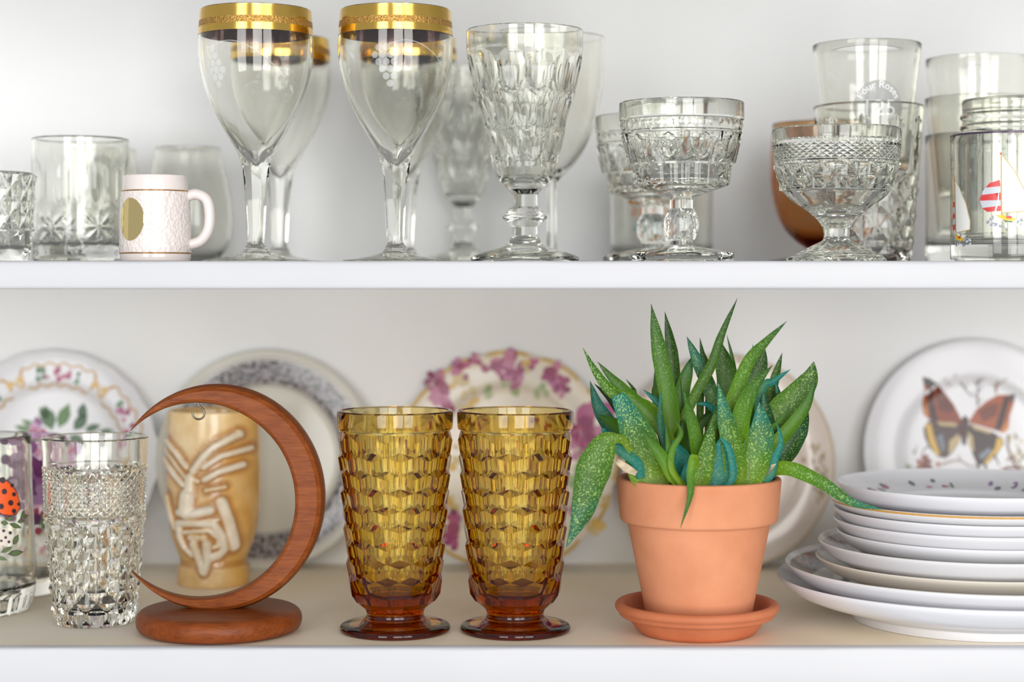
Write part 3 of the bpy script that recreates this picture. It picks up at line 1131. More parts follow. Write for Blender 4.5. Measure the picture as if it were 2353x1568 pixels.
# plates leaning on the back wall
def leaning(name, label, px, R, lean, mat, scal=0.0, ns=12, well=0.62, h=14.0, D=1.405, rot=0.0):
    v, f, zs = plate_mesh(R, h, R * well, R * 0.52, 2.4, scal, ns, 120)
    o = obj(name, v, f, mat, sharp=40)
    beta = math.radians(90 - lean)
    Mx = Matrix.Rotation(beta, 4, 'X')
    pts = [Mx @ Vector(q) for q in v]
    o.rotation_euler = (beta, 0, 0)
    zmin = min(p.z for p in pts)
    ymax = max(p.y for p in pts)
    o.location = (XD(px, D), DEP - 0.0006 - ymax, -zmin)
    tag(o, label, 'plate', 'decorated plates leaning on the back wall')
    return o, zs

def on_plate(zs):
    return lambda u, v, l: (u, v, zs(math.hypot(u, v)) + l)

S = 4200 / 1.405      # picture pixels per metre on the leaning plates
GOLD, GOLD2 = rgb(196, 150, 72), rgb(214, 178, 110)
# 1 floral plate with gold scrolls
pl, zs = leaning('decorated_plate', 'white plate with gold scrollwork, pink flowers and green sprig, behind the clear tumblers', 112, 84, 8, M_porc, 0.012, 22)
pol = []
def ring_pts(rf, a0, a1, n):
    return [(rf(a0 + (a1 - a0) * i / n) * math.cos(a0 + (a1 - a0) * i / n), rf(a0 + (a1 - a0) * i / n) * math.sin(a0 + (a1 - a0) * i / n)) for i in range(n + 1)]
for k in range(6):
    a = math.pi / 2 - 0.06 + k * math.pi / 3
    # cartouche outlines
    pol.append((stroke(ring_pts(lambda t: .0735 + .0012 * math.sin(t * 40), a - .40, a + .40, 36), .0014), GOLD, 0))
    pol.append((stroke(ring_pts(lambda t: .0575 + .0012 * math.sin(t * 37), a - .40, a + .40, 36), .0014), GOLD, 0))
    for sgn in (-1, 1):
        pol.append((stroke([((.0735 - .016 * s) * math.cos(a + sgn * (.40 + .05 * math.sin(math.pi * s))), (.0735 - .016 * s) * math.sin(a + sgn * (.40 + .05 * math.sin(math.pi * s)))) for s in (0, .25, .5, .75, 1)], .0022), GOLD, 0))
        pol.append((ell(.066 * math.cos(a + sgn * .46), .066 * math.sin(a + sgn * .46), .0028, .0036, 10, a), GOLD2, 1))
    # link scrolls
    pol.append((stroke(ring_pts(lambda t: .064 + .004 * math.sin((t - a) * 24), a + .44, a + math.pi / 3 - .44, 10), .0016), GOLD, 0))
    for s in range(16):
        b = a + random.uniform(-.28, .28)
        rr = random.uniform(.0615, .070)
        dx = abs(b - a)
        col = random.choice([rgb(170, 62, 104), rgb(188, 96, 136), rgb(150, 50, 90)]) if dx < .16 else random.choice([rgb(70, 110, 70), rgb(96, 140, 96), rgb(186, 120, 160)])
        pol.append((ell(rr * math.cos(b), rr * math.sin(b), random.uniform(.0016, .0032), random.uniform(.0014, .0024), 9, b, .2), col, 1 + s * .1))
def pp(px, py, cx, cyy):
    return ((px - cx) / S, -(py - cyy) / S)
cx0, cy0 = 112, 1052
for (x, y, l, w, a) in ((110, 985, 62, 36, 1.9), (125, 980, 62, 32, 1.2), (160, 985, 50, 30, .9), (185, 985, 40, 20, .3), (80, 985, 50, 18, 2.6), (60, 985, 40, 16, 2.9), (175, 960, 40, 24, 1.4), (100, 960, 36, 24, 2.2), (215, 990, 40, 16, .1), (140, 1000, 50, 30, -.4)):
    u, v_ = pp(x, y, cx0, cy0)
    pol.append((leafp(u, v_, l / S, w / S, a), random.choice([rgb(66, 104, 52), rgb(86, 124, 62), rgb(54, 92, 50)]), 1))
for s in range(60):
    x, y = random.gauss(95, 34), random.gauss(1080, 52)
    u, v_ = pp(x, y, cx0, cy0)
    pol.append((ell(u, v_, random.uniform(.003, .006), random.uniform(.002, .005), 10, random.uniform(0, 3), .15), random.choice([rgb(140, 78, 140), rgb(164, 104, 160), rgb(180, 90, 130), rgb(120, 66, 120), rgb(196, 150, 190), rgb(90, 120, 80)]), 1 + s * .05))
decal('flower_print', pol, on_plate(zs), M_print, pl)

# 2 grey transfer-printed plate
M_greyplate = radial_mat('grey_transfer_print', rgb(219, 219, 209), rgb(66, 74, 72), rgb(184, 178, 182), 0.0585, 0.0765, 330, .40, .60)
pl, zs = leaning('decorated_plate', 'off-white plate with a wide dark grey floral border behind the wooden moon', 608, 84.5, 8, M_greyplate)
decal('border_line', [q for r, w, c in ((.0782, .0007, rgb(160, 150, 162)), (.0572, .0009, rgb(150, 146, 150))) for q in ring_strokes(lambda t: (r * math.cos(t), r * math.sin(t)), w, c)], on_plate(zs), M_print, pl)

# 3 pink rose plate with gold edge
pl, zs = leaning('decorated_plate', 'cream plate with magenta roses and a gold scalloped edge behind the amber tumblers', 1166, 84.5, 12, M_cream, 0.022, 12)
cx0, cy0 = 1165, 1062
def edge_(t):
    r = .0830 * (1 + .022 * (abs(math.cos(t * 6)) - .6))
    return (r * math.sin(t), -r * math.cos(t))
pol = ring_strokes(edge_, .0028, rgb(198, 164, 82), 0, 216, 12)
MAG = [rgb(158, 62, 110), rgb(176, 86, 132), rgb(140, 50, 96), rgb(190, 120, 156)]
YEL = [rgb(214, 178, 96), rgb(206, 186, 132)]
GRN = [rgb(150, 168, 120), rgb(172, 188, 144)]
def roses(x, y, r, n, cols):
    for s in range(n):
        u, v_ = pp(random.gauss(x, r * .5), random.gauss(y, r * .5), cx0, cy0)
        pol.append((ell(u, v_, random.uniform(.35, .7) * r / S, random.uniform(.3, .6) * r / S, 10, random.uniform(0, 3), .2), random.choice(cols), 1 + s * .08))
for x, y, r in ((1155, 838, 30), (1180, 860, 24), (1275, 870, 26), (1290, 895, 18), (1090, 830, 14), (1060, 850, 18), (1000, 880, 22), (1018, 925, 26), (1345, 985, 42), (1360, 1020, 34), (1330, 1010, 30), (985, 1000, 26), (1330, 1180, 30), (1035, 1240, 24), (1040, 1190, 16), (1250, 1230, 24), (1100, 1260, 20), (1225, 835, 12)):
    roses(x, y, r, 9, MAG)
for x, y, r in ((1050, 885, 22), (1080, 920, 26), (1210, 850, 16), (1040, 1165, 20), (1370, 1210, 20), (1040, 1060, 18), (1390, 1160, 14)):
    roses(x, y, r, 5, YEL)
for x, y, r in ((1180, 890, 18), (1250, 910, 16), (1340, 1075, 22), (1320, 1110, 18), (1120, 905, 14), (1080, 1090, 20), (1200, 1100, 20)):
    roses(x, y, r, 5, GRN)
decal('rose_print', pol, on_plate(zs), M_print, pl)

# 4 cream plate with a wheat spray
pl, zs = leaning('decorated_plate', 'plain cream plate with brown wheat sprays behind the potted plant', 1674, 82.5, 8, simple('ivory_glaze', rgb(232, 219, 208), 0.16, 0, 0.3), 0.006, 40)
pol = ring_strokes(lambda t: (.0812 * math.cos(t), .0812 * math.sin(t)), .0012, rgb(206, 190, 160))
cx0, cy0 = 1674, 1062
for (bx, by, dirx, diry, n) in ((1900, 1165, -.12, -1, 42), (1480, 1010, .5, -1, 40), (1700, 880, .2, -1, 30)):
    for s in range(n):
        t = random.random()
        x, y = bx + dirx * 140 * t + random.gauss(0, 13), by + diry * 140 * t
        u, v_ = pp(x, y, cx0, cy0)
        if math.hypot(u, v_) < .078:
            pol.append((leafp(u, v_, random.uniform(12, 22) / S, random.uniform(4, 8) / S, math.pi / 2 + random.gauss(0.1, .5)), random.choice([rgb(164, 142, 104), rgb(184, 166, 128), rgb(146, 126, 90)]), 1 + s * .05))
decal('wheat_print', pol, on_plate(zs), M_print, pl)

# 5 butterfly plate
pl, zs = leaning('decorated_plate', 'white plate with a large brown and orange butterfly behind the plate stack', 2250, 88.5, 8, M_porc, well=0.60)
cx0, cy0 = 2250, 1044
def Z5(x, y):
    return pp(1780 + x / 4.107, 770 + y / 4.107, cx0, cy0)
def zp(*pts):
    return [Z5(x, y) for x, y in pts]
RUST, RUST2, DK, BRN, YL, TAN, OR = rgb(136, 56, 26), rgb(160, 76, 36), rgb(34, 20, 18), rgb(70, 46, 44), rgb(206, 168, 70), rgb(186, 164, 118), rgb(196, 122, 54)
pol = []
pol.append((zp((1430, 395), (1500, 410), (1580, 465), (1660, 550), (1735, 655), (1795, 780), (1805, 835), (1700, 820), (1560, 815), (1500, 800), (1440, 745), (1432, 640), (1448, 520)), RUST, 0))
pol.append((zp((1430, 395), (1500, 410), (1560, 452), (1520, 500), (1450, 470)), DK, 1))
pol.append((zp((1545, 445), (1620, 520), (1735, 680), (1700, 740), (1600, 700), (1560, 560)), rgb(100, 44, 30), 1))
pol.append((zp((1490, 500), (1525, 510), (1550, 680), (1575, 812), (1520, 806), (1500, 680)), DK, 2))
pol.append((zp((1440, 600), (1470, 610), (1490, 790), (1445, 745)), OR, 1))
pol.append((zp((1495, 805), (1790, 830), (1805, 900), (1780, 1005), (1710, 1110), (1640, 1165), (1570, 1150), (1485, 1060), (1445, 960), (1438, 880)), BRN, 0))
pol.append((zp((1455, 850), (1510, 828), (1535, 950), (1590, 1130), (1555, 1140), (1490, 1030)), YL, 1))
pol.append((zp((1560, 815), (1760, 832), (1755, 866), (1600, 856)), TAN, 1))
pol.append((zp((1680, 1000), (1770, 930), (1785, 990), (1700, 1110), (1670, 1120)), TAN, 1))
pol.append((zp((1560, 960), (1620, 930), (1640, 1060), (1610, 1120)), rgb(112, 120, 132), 1))
pol.append((zp((1880, 805), (1950, 700), (2050, 622), (2160, 562), (2322, 558), (2310, 640), (2265, 760), (2250, 880), (2200, 925), (2100, 895), (1950, 850), (1880, 832)), RUST2, 0))
pol.append((zp((2225, 575), (2275, 580), (2180, 895), (2115, 895)), DK, 1))
pol.append((zp((2270, 560), (2322, 558), (2310, 620), (2280, 640)), DK, 2))
pol.append((zp((1960, 720), (2080, 650), (2170, 640), (2140, 760), (2010, 820)), rgb(112, 50, 30), 1))
pol.append((zp((2170, 900), (2240, 800), (2250, 885), (2200, 925)), OR, 2))
pol.append((zp((1880, 838), (2110, 925), (2190, 975), (2200, 1030), (2120, 1140), (2025, 1225), (1940, 1232), (1895, 1120), (1850, 920)), rgb(54, 36, 36), 0))
pol.append((zp((2140, 960), (2190, 985), (2185, 1050), (2030, 1220), (1995, 1215), (2110, 1070)), YL, 1))
pol.append((zp((1900, 850), (2080, 905), (2070, 935), (1910, 885)), TAN, 1))
pol.append((zp((1858, 900), (1905, 960), (1915, 1110), (1870, 1060)), TAN, 1))
pol.append((zp((1950, 1140), (2060, 1060), (2080, 1100), (1990, 1180)), rgb(120, 130, 140), 1))
pol.append((zp((1798, 800), (1840, 755), (1874, 800), (1862, 900), (1835, 1045), (1802, 1035), (1792, 900)), rgb(66, 26, 20), 3))
TW = rgb(96, 76, 64)
def tw(pts, w0, w1, c):
    pol.append((stroke([Z5(x, y) for x, y in pts], w0 / 4.107 / S, w1 / 4.107 / S), c, 2))
tw([(1945, 1225), (1950, 1270), (1975, 1310)], 24, 18, DK)
tw([(2015, 1225), (2020, 1270), (2045, 1310)], 24, 16, DK)
tw([(2100, 1130), (2130, 1190), (2150, 1240)], 20, 6, DK)
tw([(1480, 1050), (1430, 1090), (1415, 1150)], 14, 6, rgb(90, 90, 90))
tw([(1600, 1225), (1700, 1190), (1780, 1185), (1860, 1240), (1945, 1240)], 18, 14, rgb(150, 130, 116))
tw([(1780, 1190), (1760, 1130)], 12, 5, TW)
tw([(2140, 1300), (2220, 1255), (2353, 1255), (2420, 1270)], 34, 20, rgb(112, 66, 44))
tw([(2240, 940), (2235, 1060), (2270, 1180), (2330, 1280)], 20, 26, rgb(120, 84, 56))
tw([(1960, 670), (1965, 560), (1975, 400)], 16, 6, TW)
for a, b in (((1965, 600), (1910, 530)), ((1968, 540), (2020, 470)), ((1970, 480), (1930, 420)), ((1972, 450), (2030, 400)), ((1965, 640), (2010, 600))):
    tw([a, b], 12, 4, TW)
tw([(2140, 550), (2145, 470), (2150, 430)], 18, 8, rgb(150, 96, 66))
tw([(2145, 480), (2200, 440), (2245, 395)], 12, 4, rgb(150, 110, 80))
tw([(2140, 500), (2100, 450)], 10, 4, rgb(150, 110, 80))
tw([(1640, 400), (1660, 450), (1710, 470)], 10, 10, rgb(160, 110, 110))
tw([(1745, 370), (1750, 425)], 14, 8, TW)
tw([(1800, 440), (1850, 510), (1910, 580)], 14, 10, TW)
tw([(1850, 510), (1870, 450)], 10, 4, TW)
tw([(1340, 1130), (1360, 1090), (1375, 1040)], 16, 5, rgb(130, 130, 126))
tw([(1350, 1110), (1320, 1080)], 10, 4, rgb(130, 130, 126))
for s in range(26):
    x, y = random.gauss(1455, 40), random.gauss(1220, 38)
    u, v_ = Z5(x, y)
    pol.append((ell(u, v_, random.uniform(.0012, .003), random.uniform(.001, .002), 9, random.uniform(0, 3), .2), random.choice([rgb(150, 84, 66), rgb(176, 112, 92), rgb(120, 66, 56)]), 1 + s * .1))
for s in range(16):
    x, y = random.uniform(2200, 2420), random.uniform(960, 1270)
    u, v_ = Z5(x, y)
    pol.append((leafp(u, v_, random.uniform(60, 120) / 4.1 / S, random.uniform(16, 30) / 4.1 / S, random.uniform(.6, 2.4)), random.choice([rgb(176, 160, 84), rgb(140, 120, 60), rgb(196, 182, 110), rgb(120, 90, 60)]), 1 + s * .1))
for s in range(10):
    x, y = random.uniform(1260, 1340), random.uniform(1250, 1300)
    u, v_ = Z5(x, y)
    pol.append((leafp(u, v_, 40 / 4.1 / S, 18 / 4.1 / S, random.uniform(0, 3)), rgb(150, 164, 130), 1))
pol = [(p_, c_, l_) for (p_, c_, l_) in pol if all(math.hypot(*q) < .0865 for q in p_)]
decal('butterfly_print', pol, on_plate(zs), M_print, pl, grid=0.004)

# ------------------------------------------------------------ tiki mug
DT = 1.335
TX = XD(491, DT)
def tiki():
    sc = 2.45
    def uv(x, y):
        return x, 222.6 - (860 + y / sc - 640) * 1.301 / 4.2
    kz = [-2, 0, 12, 14.5, 20, 26, 32, 44, 62, 85, 110, 127]
    prof_z = [0, 0.8, 13.0, 14.6, 19, 24, 30, 38, 50, 66, 84, 104, 126]
    prof_r = [25.6, 26.2, 26.0, 24.4, 24.2, 26.2, 28.6, 31.0, 33.2, 34.4, 34.6, 33.8, 33.4]
    strokes = []     # points (zoomed picture), radius px, height mm, serration
    def st(pts, r, h, ser=0, kind=1):
        strokes.append(([uv(*p) for p in pts], r * 1.2, h * 1.15, ser, kind))
    st([(445, 545), (500, 470), (560, 410), (690, 345)], 19, 1.9, 1)
    st([(268, 392), (340, 450), (408, 530)], 14, 1.6, 1)
    st([(505, 525), (600, 462), (745, 428)], 14, 1.9)
    st([(510, 595), (590, 550), (708, 518)], 16, 2.0)
    st([(262, 440), (330, 505), (400, 585)], 9, 1.4)
    st([(262, 500), (320, 560), (385, 625)], 15, 1.8)
    st([(420, 575), (470, 605)], 12, 1.2)
    st([(515, 655), (620, 638)], 11, 1.1)
    st([(425, 590), (420, 680)], 24, 2.2, 0, 2)
    st([(412, 690), (398, 780)], 34, 4.4)
    st([(370, 785), (440, 790), (540, 768)], 22, 3.8)
    st([(600, 720), (640, 830), (690, 985)], 26, 2.0)
    st([(272, 710), (285, 780), (310, 880)], 17, 1.6)
    st([(500, 830), (585, 822)], 10, 1.2)
    st([(350, 850), (450, 845), (560, 850)], 17, 2.4)
    st([(560, 850), (605, 920), (630, 1000), (600, 1030), (545, 1045)], 22, 2.4)
    st([(350, 850), (340, 930), (355, 990), (395, 1030)], 17, 2.2)
    st([(375, 900), (440, 890), (530, 885), (585, 930), (590, 975), (560, 985)], 11, 1.4)
    st([(410, 930), (500, 930)], 16, 1.2)
    st([(430, 970), (450, 1070), (480, 1120)], 24, 3.2)
    st([(515, 970), (510, 1070), (490, 1120)], 26, 3.2)
    cxp, rp = 517.0, 266.0
    nth, nz = 220, 190
    ths = np.linspace(-math.pi, math.pi, nth, endpoint=False)
    V, K = [], []
    zl = list(np.linspace(0, 126, nz))
    U = cxp + rp * np.sin(ths)
    front = np.cos(ths) > 0.02
    sk = 7.71
    for z in zl:
        r = np.full(nth, np.interp(z, prof_z, prof_r))
        H = np.zeros(nth)
        near = np.full(nth, 1e9)
        for pts, rad, h, ser, kind in strokes:
            dmin = np.full(nth, 1e9)
            acc = 0.0
            along = np.zeros(nth)
            for a, b in zip(pts[:-1], pts[1:]):
                ax, az = a[0] / sk, a[1]
                bx, bz = b[0] / sk, b[1]
                dx, dz = bx - ax, bz - az
                l2 = dx * dx + dz * dz
                t = np.clip(((U / sk - ax) * dx + (z - az) * dz) / l2, 0, 1)
                d = np.hypot(U / sk - ax - t * dx, z - az - t * dz)
                along = np.where(d < dmin, acc + t * math.sqrt(l2), along)
                dmin = np.minimum(dmin, d)
                acc += math.sqrt(l2)
            rr = rad / sk
            if ser:
                rr = rr * (1 + 0.22 * np.sign(np.sin(along * 3.2)))
            q = np.clip(1.25 - dmin / rr * 0.9, 0, 1)
            q = q * q * (3 - 2 * q)
            H = np.maximum(H, h * q * front)
            near = np.minimum(near, np.where(front, dmin - rr, 1e9))
        groove = np.clip(1 - near / 5.0, 0, 1) * (near > 0.0)
        r = r + H - 0.7 * groove
        # the split of the tongue
        tx, tz = 470 / sk, None
        tg = np.clip(1 - np.abs(U / sk - tx) / 0.8, 0, 1) * (1 if 27 < z < 41 else 0) * front
        r = r - 1.6 * tg
        for i in range(nth):
            V.append((r[i] * math.sin(ths[i]) * .001, -r[i] * math.cos(ths[i]) * .001, z * .001))
            hi = min(1, max(0, (H[i] - 0.5) / 1.1))
            gr = max(groove[i], tg[i])
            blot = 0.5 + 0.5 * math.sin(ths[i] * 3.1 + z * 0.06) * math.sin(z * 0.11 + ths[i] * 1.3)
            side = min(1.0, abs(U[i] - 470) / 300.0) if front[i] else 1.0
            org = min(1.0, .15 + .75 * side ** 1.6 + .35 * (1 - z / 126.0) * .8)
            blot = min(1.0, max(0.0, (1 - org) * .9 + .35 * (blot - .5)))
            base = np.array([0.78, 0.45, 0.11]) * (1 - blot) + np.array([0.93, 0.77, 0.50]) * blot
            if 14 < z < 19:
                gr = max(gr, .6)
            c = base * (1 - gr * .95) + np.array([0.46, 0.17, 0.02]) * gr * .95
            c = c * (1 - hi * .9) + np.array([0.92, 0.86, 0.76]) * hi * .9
            K.append((c[0], c[1], c[2], 1))
    F = []
    for j in range(nz - 1):
        for i in range(nth):
            F.append((j * nth + i, j * nth + (i + 1) % nth, (j + 1) * nth + (i + 1) % nth, (j + 1) * nth + i))
    F.append(list(range(nth))[::-1])
    # rim and inside
    pr = [(nz - 1) * nth + i for i in range(nth)]
    for r, z in ((32.4, 126.9), (31.2, 126.4), (30.6, 124), (29, 60), (0.2, 58)):
        cur = []
        for i in range(nth):
            cur.append(len(V))
            V.append((r * math.sin(ths[i]) * .001, -r * math.cos(ths[i]) * .001, z * .001))
            K.append((0.72, 0.48, 0.2, 1))
        for i in range(nth):
            F.append((pr[i], pr[(i + 1) % nth], cur[(i + 1) % nth], cur[i]))
        pr = cur
    return V, F, K
V, F, K = tiki()
M_tiki, nt, b_ = new_mat('honey_glaze')
a_ = N(nt, 'ShaderNodeAttribute'); a_.attribute_name = 'glaze'
tc_ = N(nt, 'ShaderNodeTexCoord')
n_ = N(nt, 'ShaderNodeTexNoise'); n_.inputs['Scale'].default_value = 70; n_.inputs['Detail'].default_value = 3
nt.links.new(tc_.outputs['Object'], n_.inputs['Vector'])
r_ = N(nt, 'ShaderNodeValToRGB')
r_.color_ramp.elements[0].position = .3; r_.color_ramp.elements[0].color = (.82, .74, .6, 1)
r_.color_ramp.elements[1].position = .7; r_.color_ramp.elements[1].color = (1, 1, 1, 1)
nt.links.new(n_.outputs['Fac'], r_.inputs[0])
x_ = N(nt, 'ShaderNodeMixRGB', blend_type='MULTIPLY'); x_.inputs[0].default_value = 1
nt.links.new(a_.outputs['Color'], x_.inputs[1]); nt.links.new(r_.outputs[0], x_.inputs[2])
nt.links.new(x_.outputs[0], b_.inputs['Base Color'])
b_.inputs['Roughness'].default_value = 0.2
b_.inputs['Coat Weight'].default_value = 0.3
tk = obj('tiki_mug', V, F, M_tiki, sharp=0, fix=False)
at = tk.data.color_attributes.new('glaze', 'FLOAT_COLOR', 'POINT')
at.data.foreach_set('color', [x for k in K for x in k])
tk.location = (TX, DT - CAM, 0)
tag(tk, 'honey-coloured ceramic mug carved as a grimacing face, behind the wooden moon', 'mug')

# ------------------------------------------------------------ clear tumblers, lower left
DD = 1.183
def dia_pat(th, z, r, nm):
    if r > 20:
        if 72.0 <= z <= 99.0 and nm == 'body':
            return r + 1.25 * pyr(th, z, 36, 72.5, 98.5, 5) * (1 if 72.5 <= z <= 98.5 else 0)
        if 8.5 <= z <= 66.5 and nm == 'body':
            return r + 2.7 * pyr(th, z, 12, 9.0, 66.0, 4)
    return r * np.ones_like(th)
zz_low = [(0, 0), (22, 0.0), (24.2, 0.6), (25.0, 2.5), (25.2, 9.0)]
for i in range(1, 25):
    t = i / 24
    zz_low.append((25.2 + (30.0 - 25.2) * t, 9.0 + 57.0 * t))
mid = [(31.4, 67.2), (32.6, 68.6), (32.8, 70.2), (31.8, 71.6)]
up = [(31.3 + 0.9 * i / 20, 72.5 + 26.0 * i / 20) for i in range(21)]
tp = [(33.2, 99.6), (33.6, 100.8), (33.0, 102.2), (33.1, 110), (34.0, 120.4)]
outer = zz_low + mid + up + tp
body = cup(outer[1:], lambda z: 3.4 if z < 99 else 2.0, 10.0, k=12)
# the inside must not be reshaped
ins_start = len(outer) - 1 + 1
secs = [('body', [(0, 0)] + outer[1:-1] + body[len(outer) - 1:len(outer) + 4]), ('inside', body[len(outer) + 4:])]
res = lathe(secs, 144, dia_pat)
vb, fb = res['body']; vi, fi = res['inside']
o = obj('glass_tumbler', list(vb) + list(vi), list(fb) + [tuple(i + len(vb) for i in q) for q in fi], G_clear, sharp=14, fix=True)
o.location = (XD(218, DD), DD - CAM, 0)
tag(o, 'clear pressed glass tumbler covered in diamond points, beside the wooden moon', 'glass')

def merged(secs, n, pat):
    res = lathe(secs, n, pat)
    V, F = [], []
    for nm in res:
        v, f = res[nm]
        F += [tuple(i + len(V) for i in q) for q in f]
        V += list(v)
    return V, F

def body_secs(outer, t, zin, k=10, rround=4.0):
    b = cup(outer, t, zin, k=k, rround=rround)
    cut = len(outer) + 5
    return [('body', b[:cut]), ('inside', b[cut - 0:])]

# ladybug tumbler
DL = 1.222
lad_o = [(27.5, 0.0), (29.5, 0.6), (31.5, 3.0)] + [(32.6 + 1.2 * math.sin(math.pi * i / 8) * 0 + 2.4 * i / 8, 6 + 9 * i / 8) for i in range(9)] + sm([(35.4, 18), (35.6, 26), (34.6, 50), (33.2, 80), (32.2, 118.0)], 5)
Vt, Ft = merged(body_secs(lad_o, 1.9, 17, 14), 96, lambda th, z, r, nm: r + (0.5 * np.cos(th * 24) if nm == 'body' and 1 < z < 13 else 0) * np.ones_like(th))
lad = obj('glass_tumbler', Vt, Ft, G_clear, sharp=30, fix=True)
LX = XD(-42, DL)
lad.location = (LX, DL - CAM, 0)
tag(lad, 'clear tumbler printed with an orange ladybug on leaves, at the picture edge', 'glass')
zr_ = [q[1] for q in lad_o]; rr_ = [q[0] for q in lad_o]
RL = lambda v: float(np.interp(v * 1000, zr_, rr_)) * 0.001
# picture position (zoom at 0,980, scale 3.267) to the tumbler's skin
def LZ(x, y):
    return on_skin(x / 3.267, 980 + y / 3.267, LX, DL, RL)
BK = rgb(52, 36, 42)
OR_ = rgb(236, 92, 34)
LG = rgb(96, 116, 72)
pol = [([LZ(*q) for q in ((-40, 640), (-30, 470), (-5, 385), (30, 395), (80, 430), (120, 490), (145, 560), (148, 620), (120, 662), (70, 676), (20, 670))], BK, 0)]
pol.append(([LZ(*q) for q in ((-35, 630), (-22, 480), (0, 395), (30, 402), (76, 438), (115, 495), (139, 560), (141, 615), (116, 654), (70, 668), (20, 662))], OR_, 1))
for (x, y, r) in ((15, 405, 22), (27, 490, 20), (84, 444, 14), (98, 511, 15), (74, 575, 20), (132, 585, 12), (5, 602, 20), (98, 637, 17)):
    pol.append(([LZ(x + r * math.cos(a), y + r * 1.1 * math.sin(a)) for a in [2 * math.pi * i / 12 for i in range(12)]], BK, 2))
for (x, y, l, w, a) in ((150, 680, 60, 26, -1.1), (165, 690, 50, 26, -.6), (120, 720, 60, 34, -.3), (140, 700, 60, 30, -.8), (60, 730, 100, 40, .35), (30, 700, 70, 34, -.2), (90, 890, 90, 44, -1.1), (50, 960, 120, 50, -.15), (0, 950, 100, 36, -.5), (-30, 980, 80, 34, .3), (0, 720, 60, 40, .2)):
    for grow, col, lay in ((1.0, BK, 3), (.78, LG, 4)):
        pts = [(0, 0), (.3, .42), (.6, .45), (1, 0), (.6, -.45), (.3, -.42)]
        off = l * (1 - grow) / 2
        pol.append(([LZ(x + (off + u * l * grow) * math.cos(a) - v_ * w * grow * math.sin(a), y + (off + u * l * grow) * math.sin(a) + v_ * w * grow * math.cos(a)) for u, v_ in pts], col, lay))
pol.append(([LZ(*q) for q in ((-20, 770), (40, 765), (85, 800), (80, 870), (40, 900), (-20, 890))], rgb(222, 212, 200), 1))
for (x, y, r) in ((22, 785, 12), (70, 800, 13), (36, 835, 11), (60, 868, 11), (5, 860, 10)):
    pol.append(([LZ(x + r * math.cos(a), y + r * math.sin(a)) for a in [2 * math.pi * i / 10 for i in range(10)]], BK, 2))
decal('ladybug_print', pol, cyl_map(RL), M_print, lad)

# tumbler with purple flowers, behind
DU = 1.297
pur_o = [(29, 0), (31, 0.8), (32, 4), (32.4, 20), (33.4, 60), (34.2, 111)]
Vt, Ft = merged(body_secs(dense(pur_o, 8), 1.7, 12, 12), 72, None)
pur = obj('glass_tumbler', Vt, Ft, G_clear, sharp=40, fix=True)
pur.location = (XD(30, DU), DU - CAM, 0)
tag(pur, 'clear tumbler printed with purple flowers, behind the ladybug tumbler', 'glass')
zq = [q[1] for q in pur_o]; rq = [q[0] for q in pur_o]
RP = lambda v: float(np.interp(v * 1000, zq, rq)) * 0.001
pol = []
for s in range(46):
    u, v_ = random.gauss(.018, .010), random.gauss(.084, .016)
    if .03 < v_ < .106:
        pol.append((ell(u, v_, random.uniform(.003, .006), random.uniform(.003, .005), 9, 0, .2), random.choice([rgb(128, 64, 120), rgb(150, 96, 150), rgb(108, 52, 104), rgb(170, 130, 176)]), s * .05))
for s in range(10):
    u, v_ = random.gauss(.030, .005), random.gauss(.055, .008)
    pol.append((ell(u, v_, .003, .003, 9, 0, .2), random.choice([rgb(176, 72, 104), rgb(96, 130, 84)]), s * .05))
decal('flower_print', pol, cyl_map(RP), M_print, pur)

# ================================================================== UPPER SHELF
# ------------------------------------------------------------ gold-rimmed wine glasses
def wine_glass():
    foot = [(0, 0.6), (20, 0.5), (33.0, 0.0)] + sm([(34.0, 0.5), (33.2, 1.3), (26, 2.2), (17, 3.8), (10, 5.8), (8.0, 7.0)], 4)
    stem = sm([(7.4, 7.4), (7.6, 9.0), (6.6, 10.4), (5.6, 11.4)], 3) + [(5.5, 12.6), (5.9, 22), (6.8, 38), (8.0, 52), (9.6, 63.5)]
    bowl_o = sm([(9.6, 63.5), (11.6, 70), (16, 77.5), (21.5, 87), (27.5, 98.5), (32.5, 111), (35.7, 124), (36.8, 136), (36.4, 147), (35.3, 161.0)], 6)
    rim = [(35.2, 161.4), (34.8, 161.7), (34.4, 161.4)]
    bowl_i = sm([(34.2, 160.6), (35.2, 147), (35.5, 136), (34.3, 124), (31, 111), (25.8, 98.5), (19.4, 87), (12.6, 77), (7.0, 70), (3.2, 64.6), (0.9, 62.2)], 6) + [(0, 62)]
    def pat(th, z, r, nm):
        if nm == 'stem' and 12 < z < 64:
            k = min(1, (z - 12) / 4) * min(1, max(0, (64 - z) / 3))
            return r * (1 - k + k * poly_r(th, 8, 0.2) * 1.03)
        return r * np.ones_like(th)
    return [('foot', foot), ('stem', dense(stem, 4)), ('bowl', bowl_o + rim + bowl_i)], pat, bowl_o

